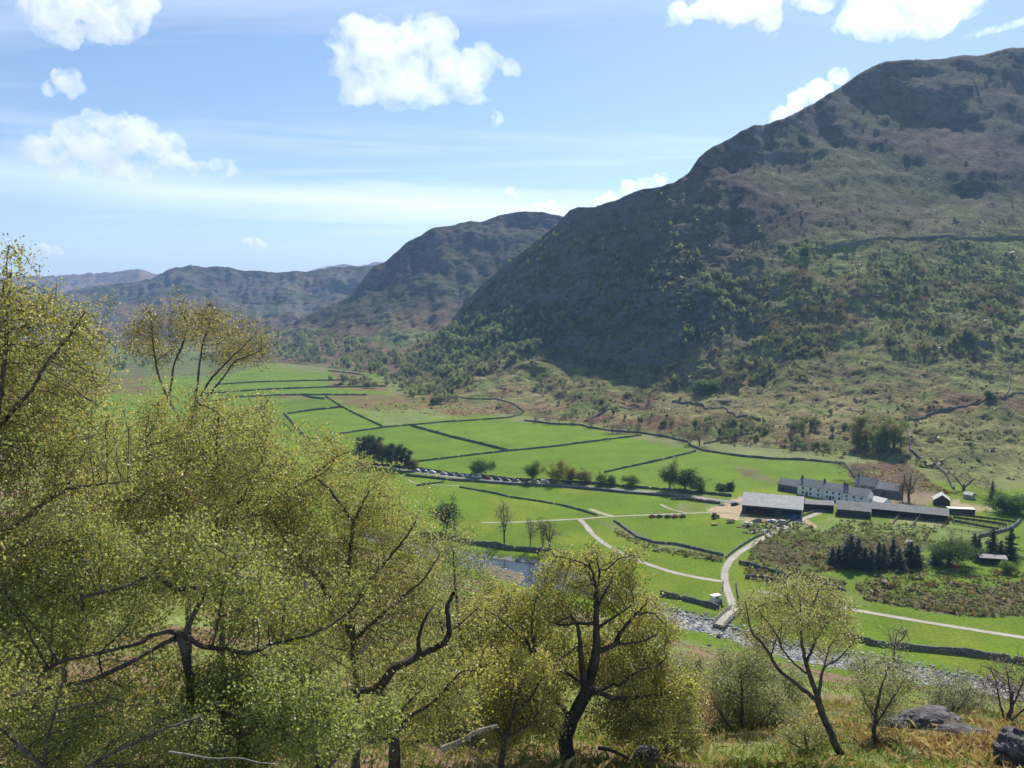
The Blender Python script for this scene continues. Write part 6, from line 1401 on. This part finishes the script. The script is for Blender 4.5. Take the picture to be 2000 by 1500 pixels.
T('hawthorn_bush', 'broad pale green thorn bush below the big oak on its right', 31,
  [([(1450, 1500), (1452, 1450), (1448, 1400)], .10, .05), ([(1452, 1450), (1410, 1400), (1390, 1360)], .05, .012), ([(1452, 1440), (1500, 1400), (1520, 1370)], .05, .012), ([(1450, 1410), (1450, 1350), (1445, 1310)], .05, .012)],
  [(1450, 1335, 50), (1480, 1300, 40), (1540, 1340, 40), (1560, 1430, 40), (1405, 1360, 44), (1500, 1380, 46), (1440, 1400, 56), (1515, 1430, 40), (1400, 1410, 40), (1470, 1450, 46), (1430, 1305, 26), (1410, 1290, 20), (1530, 1400, 30)], HAWC + OAKC[3:4], 34, 2600, leaf=.072, per=24, spread=.2, step=.28, tip=.007, cat='bush', shell=.6)
T('bare_bush', 'brown leafless bush at the right side of the big oak', 28,
  [([(1352, 1470), (1352, 1430), (1350, 1400)], .06, .03), ([(1352, 1440), (1330, 1400), (1320, 1370)], .03, .01), ([(1352, 1440), (1370, 1400), (1378, 1370)], .03, .01)],
  [(1350, 1380, 30), (1370, 1360, 22), (1330, 1400, 26), (1365, 1400, 26)], [(.26, .15, .08), (.23, .14, .08), (.24, .17, .07)], 35, 1100, leaf=.055, per=9, spread=.12, step=.2, tip=.006, bark=TWIG, cat='bush')
T('thorn_bush', 'low olive bush at the foot of the right hand birch', 26,
  [([(1580, 1500), (1578, 1470), (1572, 1440)], .06, .03), ([(1578, 1470), (1545, 1450), (1530, 1430)], .03, .01), ([(1578, 1470), (1610, 1445), (1620, 1425)], .03, .01)],
  [(1575, 1440, 34), (1540, 1455, 28), (1615, 1450, 30), (1660, 1460, 26), (1600, 1480, 30)], HAWC + BIRCHO, 41, 1100, leaf=.07, per=18, spread=.18, step=.25, tip=.006, cat='bush')
T('thorn_bush', 'twiggy brown bush left of the pale thorn bush', 33,
  [([(1385, 1470), (1384, 1440), (1380, 1415)], .07, .03), ([(1384, 1440), (1360, 1410), (1352, 1395)], .03, .01), ([(1384, 1440), (1410, 1415), (1418, 1400)], .03, .01)],
  [(1380, 1410, 28), (1355, 1420, 24), (1410, 1425, 26), (1340, 1440, 22), (1385, 1450, 26)], [(.22, .15, .09), (.20, .17, .08), (.18, .17, .07)], 42, 900, leaf=.065, per=12, spread=.18, step=.25, tip=.007, bark=TWIG, cat='bush')
T('thorn_bush', 'small green bush on the slope above the stony river, right of the pale thorn bush', 48,
  [([(1690, 1330), (1690, 1310), (1688, 1290)], .07, .03), ([(1690, 1315), (1670, 1300), (1662, 1290)], .03, .01), ([(1690, 1315), (1710, 1298), (1716, 1290)], .03, .01)],
  [(1688, 1292, 18), (1665, 1300, 16), (1712, 1300, 16), (1690, 1312, 20)], HAWC, 43, 520, leaf=.09, per=15, spread=.25, step=.35, tip=.008, cat='bush')
T('willow_bush', 'grey green bush right of the boulder by the edge of the slope', 44,
  [([(1858, 1440), (1860, 1400), (1862, 1370)], .08, .04), ([(1860, 1405), (1835, 1370), (1828, 1345)], .04, .012), ([(1860, 1400), (1890, 1360), (1896, 1340)], .04, .012)],
  [(1860, 1345, 34), (1895, 1365, 32), (1835, 1365, 28), (1880, 1400, 32), (1845, 1400, 28), (1905, 1395, 22)], [(.21, .225, .11), (.19, .205, .10), (.17, .185, .09)], 36, 1300, leaf=.09, per=15, spread=.25, step=.32, tip=.008, cat='bush')
T('bare_tree', 'leafless brown tree at the right edge above the dark boulder', 41,
  [([(1962, 1460), (1966, 1420), (1975, 1385), (1978, 1350)], .16, .06), ([(1966, 1420), (1952, 1370), (1945, 1330), (1935, 1305)], .07, .02), ([(1975, 1385), (1995, 1340), (2005, 1310)], .07, .02), ([(1975, 1380), (1972, 1340), (1965, 1305)], .06, .015), ([(1968, 1415), (2005, 1380), (2030, 1340)], .06, .015)],
  [(1950, 1320, 36), (1985, 1305, 34), (2015, 1330, 40), (1935, 1350, 24), (1970, 1345, 30), (1930, 1310, 18)], [(.24, .165, .10), (.22, .17, .11)], 37, 1500, leaf=.06, per=2, spread=.2, step=.3, tip=.008, bark=TWIG)
T('sapling', 'thin sapling on the river bank beside the right hand birch', 62,
  [([(1745, 1290), (1748, 1262), (1752, 1235)], .09, .03), ([(1747, 1270), (1738, 1245), (1735, 1228)], .04, .015), ([(1748, 1262), (1765, 1245), (1772, 1230)], .04, .015)],
  [(1752, 1235, 20), (1738, 1242, 14), (1768, 1243, 15), (1752, 1258, 16)], HAWC, 38, 260, leaf=.09, per=5, spread=.3, step=.4, tip=.012)
T('thorn_tree', 'low pale green tree behind the oak at the stony river edge', 48,
  [([(1330, 1370), (1330, 1330), (1328, 1300)], .10, .04), ([(1330, 1335), (1360, 1300), (1372, 1285)], .05, .015), ([(1330, 1335), (1300, 1300), (1290, 1285)], .05, .015)],
  [(1328, 1295, 28), (1360, 1300, 24), (1300, 1305, 26), (1335, 1330, 30), (1370, 1330, 20)], HAWC + OAKC[3:4], 39, 900, leaf=.10, per=15, spread=.28, step=.38, tip=.010)
T('birch_tree', 'far left birch low among the others, seen between their branches', 20,
  [([(120, 1420), (128, 1250), (135, 1100), (140, 980), (150, 900)], .11, .02), ([(135, 1100), (200, 1000), (240, 930)], .045, .012), ([(130, 1200), (60, 1100), (30, 1040)], .045, .012), ([(172, 850), (180, 800), (190, 750)], .02, .008)],
  [(150, 950, 80), (230, 960, 60), (100, 1040, 90), (200, 1060, 90), (300, 1080, 80), (60, 1120, 80), (150, 1160, 90), (270, 1170, 70), (210, 880, 40), (380, 1140, 60), (180, 800, 30)], BIRCHG + BIRCHC, 40, 1600, leaf=.06, per=14, spread=.17, step=.24)
print('leaves', NLEAF)

# ------------------------------------------------------------------ rocks and fallen wood
def boulder(u, v, rx, ry, rz, label, seed, yaw=0.0, mat=None, sink=.3):
    import bmesh
    p = hit(u, v); bm = bmesh.new(); bmesh.ops.create_icosphere(bm, subdivisions=5, radius=1)
    V = np.array([q.co[:] for q in bm.verts]); F = np.array([[q.index for q in f.verts] for f in bm.faces]); bm.free()
    n = fbm(V[:, 0] * 1.1, V[:, 1] * 1.1, V[:, 2] * 1.1, seed, 5); q = np.round(V * 2.2 + n[:, None]) / 2.2
    V = V * (1 + .38 * n[:, None]) * .72 + q * .28 + .04 * fbm(V[:, 0] * 7, V[:, 1] * 7, V[:, 2] * 7, seed + 2, 3)[:, None] * V
    V = V * np.array([rx, ry, rz]); o = mesh_np('boulder', V, F, mat or ROCK, False); o.location = (p.x, p.y, p.z + rz * (1 - 2 * sink)); o.rotation_euler = (0, 0, yaw)
    tag(o, label, 'boulder'); return o
boulder(1812, 1420, 1.25, .9, .55, 'large flat topped purple grey boulder on the right hand slope', 3, .3)
boulder(1992, 1490, .7, .7, .65, 'dark rounded boulder in the lower right corner below the bare tree', 5, .6)
boulder(1745, 1425, .55, .5, .4, 'small rock left of the large purple grey boulder', 7)
boulder(1262, 1484, .45, .4, .3, 'dark mossy rock on the bracken under the big oak', 9)
boulder(1880, 1438, .9, .6, .25, 'low grey slab of rock right of the large boulder', 11, -.3)
boulder(1405, 1245, .9, .8, .6, 'pale rock on the near bank at the foot of the bridge', 12)
boulder(1385, 1262, .6, .6, .45, 'smaller rock on the grass below the bridge', 13)
def log(pts, y, r0, r1, label, mat, name='fallen_branch'):
    Q = []
    for i, p in enumerate(pts):
        w = at(p[0], p[1], p[2] if len(p) > 2 else y); Q.append(tuple(w))
    o0 = np.array(Q[0]); P = resample(Q, .10); rr = np.linspace(r0, r1, len(P)) * (1 + .15 * fbm(np.arange(len(P)) / 4., np.zeros(len(P)), seed=len(P)))
    V, F = tubes(P, np.arange(-1, len(P) - 1), rr, np.r_[np.arange(1, len(P)), -1], 8)
    o = mesh_np(name, V - o0, F, mat, True); o.location = tuple(o0); tag(o, label, 'branch'); return o
log([(862, 1463), (885, 1455), (905, 1446), (928, 1430), (948, 1424), (972, 1418)], 17.5, .075, .045, 'pale barkless dead branch lying behind the grass in the centre', DEADWOOD)
log([(704, 1446), (730, 1441), (752, 1441), (775, 1449), (805, 1452), (832, 1443), (850, 1432)], 17, .10, .05, 'dark fallen trunk left of the pale dead branch', OAKBARK, 'fallen_branch')
log([(1168, 1461), (1190, 1464), (1210, 1472), (1226, 1481)], 23.5, .06, .035, 'dark crooked dead branch left of the mossy rock', OAKBARK)
log([(330, 1468), (370, 1474), (420, 1483), (470, 1478), (500, 1490), (540, 1492)], 9.5, .012, .005, 'thin pale twisted branch low in the left foreground', DEADWOOD)

# ------------------------------------------------------------------ ground cover of the slope
def blades(name, n, seed, ymin, ymax, hmin, hmax, cols, w, dens, mat, lean=.35, umin=-60, umax=2060, tuft=1):
    rg = np.random.default_rng(seed); y = ymin * (ymax / ymin) ** rg.random(n); u = rg.uniform(umin, umax, n)
    x = (u - 1000) / FPX * y * 1.0
    k = dens(x, y) > rg.random(n); x, y = x[k], y[k]
    x = np.repeat(x, tuft) + (rg.normal(0, .07, len(x) * tuft) if tuft > 1 else 0); y = np.repeat(y, tuft) + (rg.normal(0, .07, len(y) * tuft) if tuft > 1 else 0)
    z = ground_z(x, y) - .03; n = len(x)
    h = rg.uniform(hmin, hmax, n); a = rg.uniform(0, 6.28, n); ln = np.abs(rg.normal(0, lean, n)); b = rg.uniform(0, 6.28, n)
    dx, dy = np.cos(a) * w * (.6 + .03 * y), np.sin(a) * w * (.6 + .03 * y)
    mx, my = np.cos(b) * ln * h, np.sin(b) * ln * h
    V = np.stack([np.stack([x - dx, y - dy, z], -1), np.stack([x + dx, y + dy, z], -1), np.stack([x + mx * .5 + dx * .7, y + my * .5 + dy * .7, z + h * .62], -1), np.stack([x + mx * 1.3, y + my * 1.3, z + h * (1 - .3 * ln)], -1)], 1)
    c = np.array(cols)[rg.choice(len(cols), n)] * rg.uniform(.75, 1.2, (n, 1))
    o = mesh_np(name, V.reshape(-1, 3), np.arange(4 * n).reshape(n, 4), mat, False, col=np.repeat(c, 4, 0)); tag(o, kind='stuff')
GRASSM = leaf_mat('grass_blades', .35, .1)
patch = lambda x, y: fbm(x / 9, y / 9, seed=51, oct=4)
blades('dry_grass', 60000, 3, 3.2, 60, .18, .5, [(.42, .30, .16), (.36, .25, .13), (.46, .36, .22), (.30, .19, .10)], .006, lambda x, y: .25 + .75 * smooth(-.1, .15, patch(x, y)), GRASSM, .5)
blades('green_grass', 110000, 4, 8, 190, .12, .38, [(.15, .20, .045), (.19, .21, .06), (.13, .18, .04), (.24, .23, .09)], .010, lambda x, y: .35 + .65 * smooth(.12, -.12, patch(x, y)), GRASSM, .5)
blades('bracken', 90000, 5, 5, 80, .08, .24, [(.22, .125, .08), (.18, .105, .065), (.27, .165, .105), (.14, .085, .06)], .013, lambda x, y: smooth(-.05, .2, patch(x, y)), GRASSM, 1.1, tuft=2)

blades('tall_dry_grass', 5000, 8, 9, 22, .35, .8, [(.50, .38, .22), (.44, .31, .17), (.54, .43, .28)], .004, lambda x, y: smooth(820, 900, x / y * FPX + 1000) * smooth(1230, 1120, x / y * FPX + 1000) + .12, GRASSM, .3)
# ------------------------------------------------------------------ fair-weather clouds: closed bodies of droplets
def cloud_mat(k, dens):
    t = NT('cloud_vapour')
    nd = t.n('ShaderNodeVolumePrincipled'); nd.inputs['Color'].default_value = (0.995, 0.996, 1.0, 1)
    nd.inputs['Anisotropy'].default_value = 0.35
    p = t.pos()
    nz = t.noise(p, k, 8, 0.70, .6)
    d = t.math('MULTIPLY', t.math('MULTIPLY_ADD', nz, 7.5, -3.15, clamp=True), dens)
    t.t.links.new(d, nd.inputs['Density'])
    t.t.links.new(nd.outputs[0], t.out.inputs['Volume'])
    return t.m
def cloud(label, D, puffs, seed, flat=0.8, group=None, k=None):
    import bmesh
    c = at(sum(p[0] for p in puffs) / len(puffs), sum(p[1] for p in puffs) / len(puffs), D)
    bm = bmesh.new(); rg = random.Random(seed)
    for (u, v, r) in puffs:
        rr = r / FPX * D
        q = at(u, v, D) - c + Vector((0, rg.uniform(-.35, .35) * rr, 0))
        bmesh.ops.create_icosphere(bm, subdivisions=3, radius=rr, matrix=Matrix.Translation(q) @ Matrix.Diagonal((1, 1, flat if r > 20 else 1, 1)))
    me = bpy.data.meshes.new('cloud'); bm.to_mesh(me); bm.free()
    o = link(bpy.data.objects.new('cloud', me)); o.location = c
    rm = o.modifiers.new('r', 'REMESH'); rm.mode = 'VOXEL'; rm.voxel_size = max(p[2] for p in puffs) / FPX * D / 11
    dg = bpy.context.evaluated_depsgraph_get(); me2 = bpy.data.meshes.new_from_object(o.evaluated_get(dg))
    o.modifiers.clear(); o.data = me2; me2.name = 'cloud'
    n = len(me2.vertices); V = np.empty(n * 3, np.float32); me2.vertices.foreach_get('co', V); V = V.reshape(-1, 3).astype(float)
    N = np.empty(n * 3, np.float32); me2.vertices.foreach_get('normal', N); N = N.reshape(-1, 3)
    sz = max(p[2] for p in puffs) / FPX * D
    h = sz * (-.05 + 0.36 * fbm(V[:, 0] / sz * 1.3, V[:, 1] / sz * 1.3, V[:, 2] / sz * 1.3, seed, 4, 0.55) + 0.22 * np.abs(fbm(V[:, 0] / sz * 3.3, V[:, 1] / sz * 3.3, V[:, 2] / sz * 3.3, seed + 4, 4)) + .16 * fbm(V[:, 0] / sz * 8, V[:, 1] / sz * 8, V[:, 2] / sz * 8, seed + 8, 4))
    V = V + N * h[:, None]
    me2.vertices.foreach_set('co', V.astype(np.float32).ravel()); me2.materials.clear(); me2.materials.append(cloud_mat((k or (1.1 if len(puffs) > 6 else .55)) / sz, min(.011, .95 / sz))); me2.update()
    tag(o, label, 'cloud', group); return o
G = 'fair weather clouds'
cloud('large white heaped cloud high over the middle of the valley', 3600, [(715, 92, 66), (740, 70, 44), (830, 84, 60), (860, 66, 34), (905, 145, 56), (780, 150, 70), (690, 140, 44), (700, 165, 40), (860, 172, 48), (925, 185, 32), (820, 198, 24), (780, 195, 24), (948, 108, 18), (972, 120, 13), (996, 132, 15), (1008, 136, 8)], 3)
cloud('long white cloud with a tapering right end low in the left sky', 4800, [(150, 268, 50), (190, 240, 34), (235, 262, 54), (270, 250, 30), (310, 290, 42), (80, 290, 38), (50, 302, 24), (210, 318, 46), (350, 318, 28), (385, 330, 20), (415, 325, 22), (450, 330, 20), (470, 336, 12), (270, 335, 28), (120, 325, 26)], 5)
cloud('soft white cloud cut by the top edge at the left corner', 3200, [(100, 20, 52), (160, -10, 60), (220, 15, 62), (280, 10, 34), (130, 62, 30), (190, 66, 28), (90, 60, 22), (240, 60, 24)], 7)
cloud('small white puff between the two clouds on the left', 4200, [(118, 148, 18), (142, 152, 18), (128, 164, 22), (154, 172, 13), (100, 174, 15), (112, 166, 16), (138, 180, 13)], 9, k=.7)
cloud('round ragged cloud, leftmost of those along the top right edge', 3000, [(1325, 26, 24), (1312, 40, 14), (1340, 36, 14)], 11)
cloud('bright cloud with a hanging point, left part of the top right clouds', 2900, [(1395, 12, 34), (1440, 4, 44), (1485, 14, 38), (1500, 46, 22), (1505, 74, 12), (1440, 30, 26), (1360, 22, 18)], 12)
cloud('small bright cloud between the two big ones on the top right edge', 2900, [(1575, -2, 28), (1610, 0, 24)], 13)
cloud('widest bright cloud on the top right edge', 2800, [(1670, 36, 38), (1720, 20, 56), (1780, 14, 60), (1840, 22, 52), (1890, 14, 36), (1740, 60, 24), (1640, 52, 18), (1800, 52, 28)], 14)
cloud('bright cloud rising behind the steep shoulder of the right hand fell', 5200, [(1530, 222, 22), (1560, 200, 26), (1600, 178, 28), (1635, 150, 18), (1650, 140, 12), (1520, 240, 18)], 15)
cloud('low bright cloud lying behind the middle of the ridge', 6500, [(1290, 352, 15), (1260, 362, 18), (1225, 372, 20), (1190, 390, 18), (1170, 398, 14)], 16)
cloud('low white cloud behind the crest of the middle hill', 7500, [(1075, 404, 14), (1050, 410, 16), (1020, 414, 14), (1095, 412, 12)], 17)
cloud('tiny cloud scrap under the large heaped cloud', 3800, [(972, 232, 13), (966, 246, 8)], 18)
cloud('tiny cloud scrap above the crest of the middle hill', 8000, [(995, 374, 10), (1008, 382, 7)], 19)
cloud('small pale cloud low over the far hills', 14000, [(492, 474, 13), (505, 480, 14), (480, 470, 9)], 20)
cloud('thin flat cloud low at the left above the distant moor', 14000, [(60, 488, 12), (85, 488, 14), (110, 490, 12), (35, 486, 9)], 21, .5)
cloud('narrow slanting streak of cloud at the right edge of the sky', 3000, [(1885, 71, 5), (1905, 67, 7), (1925, 62, 8), (1945, 58, 8), (1965, 52, 8), (1985, 46, 8), (2010, 40, 8), (1895, 69, 6), (1915, 64.5, 7.5), (1935, 60, 8), (1955, 55, 8), (1975, 49, 8), (1996, 43, 8)], 22, .8, k=.12)
# ------------------------------------------------------------------ the air: one closed box of pale haze
def build_haze():
    m = MB(); m.box((-6500, -900, -420), (6500, 11500, 660))
    t = NT('valley_haze')
    nd = t.n('ShaderNodeVolumePrincipled'); nd.inputs['Color'].default_value = (0.36, 0.58, 1.0, 1)
    nd.inputs['Density'].default_value = 0.000085; nd.inputs['Anisotropy'].default_value = 0.0
    t.t.links.new(nd.outputs[0], t.out.inputs['Volume'])
    o = m.build('haze', t.m); tag(o, kind='stuff')
build_haze()
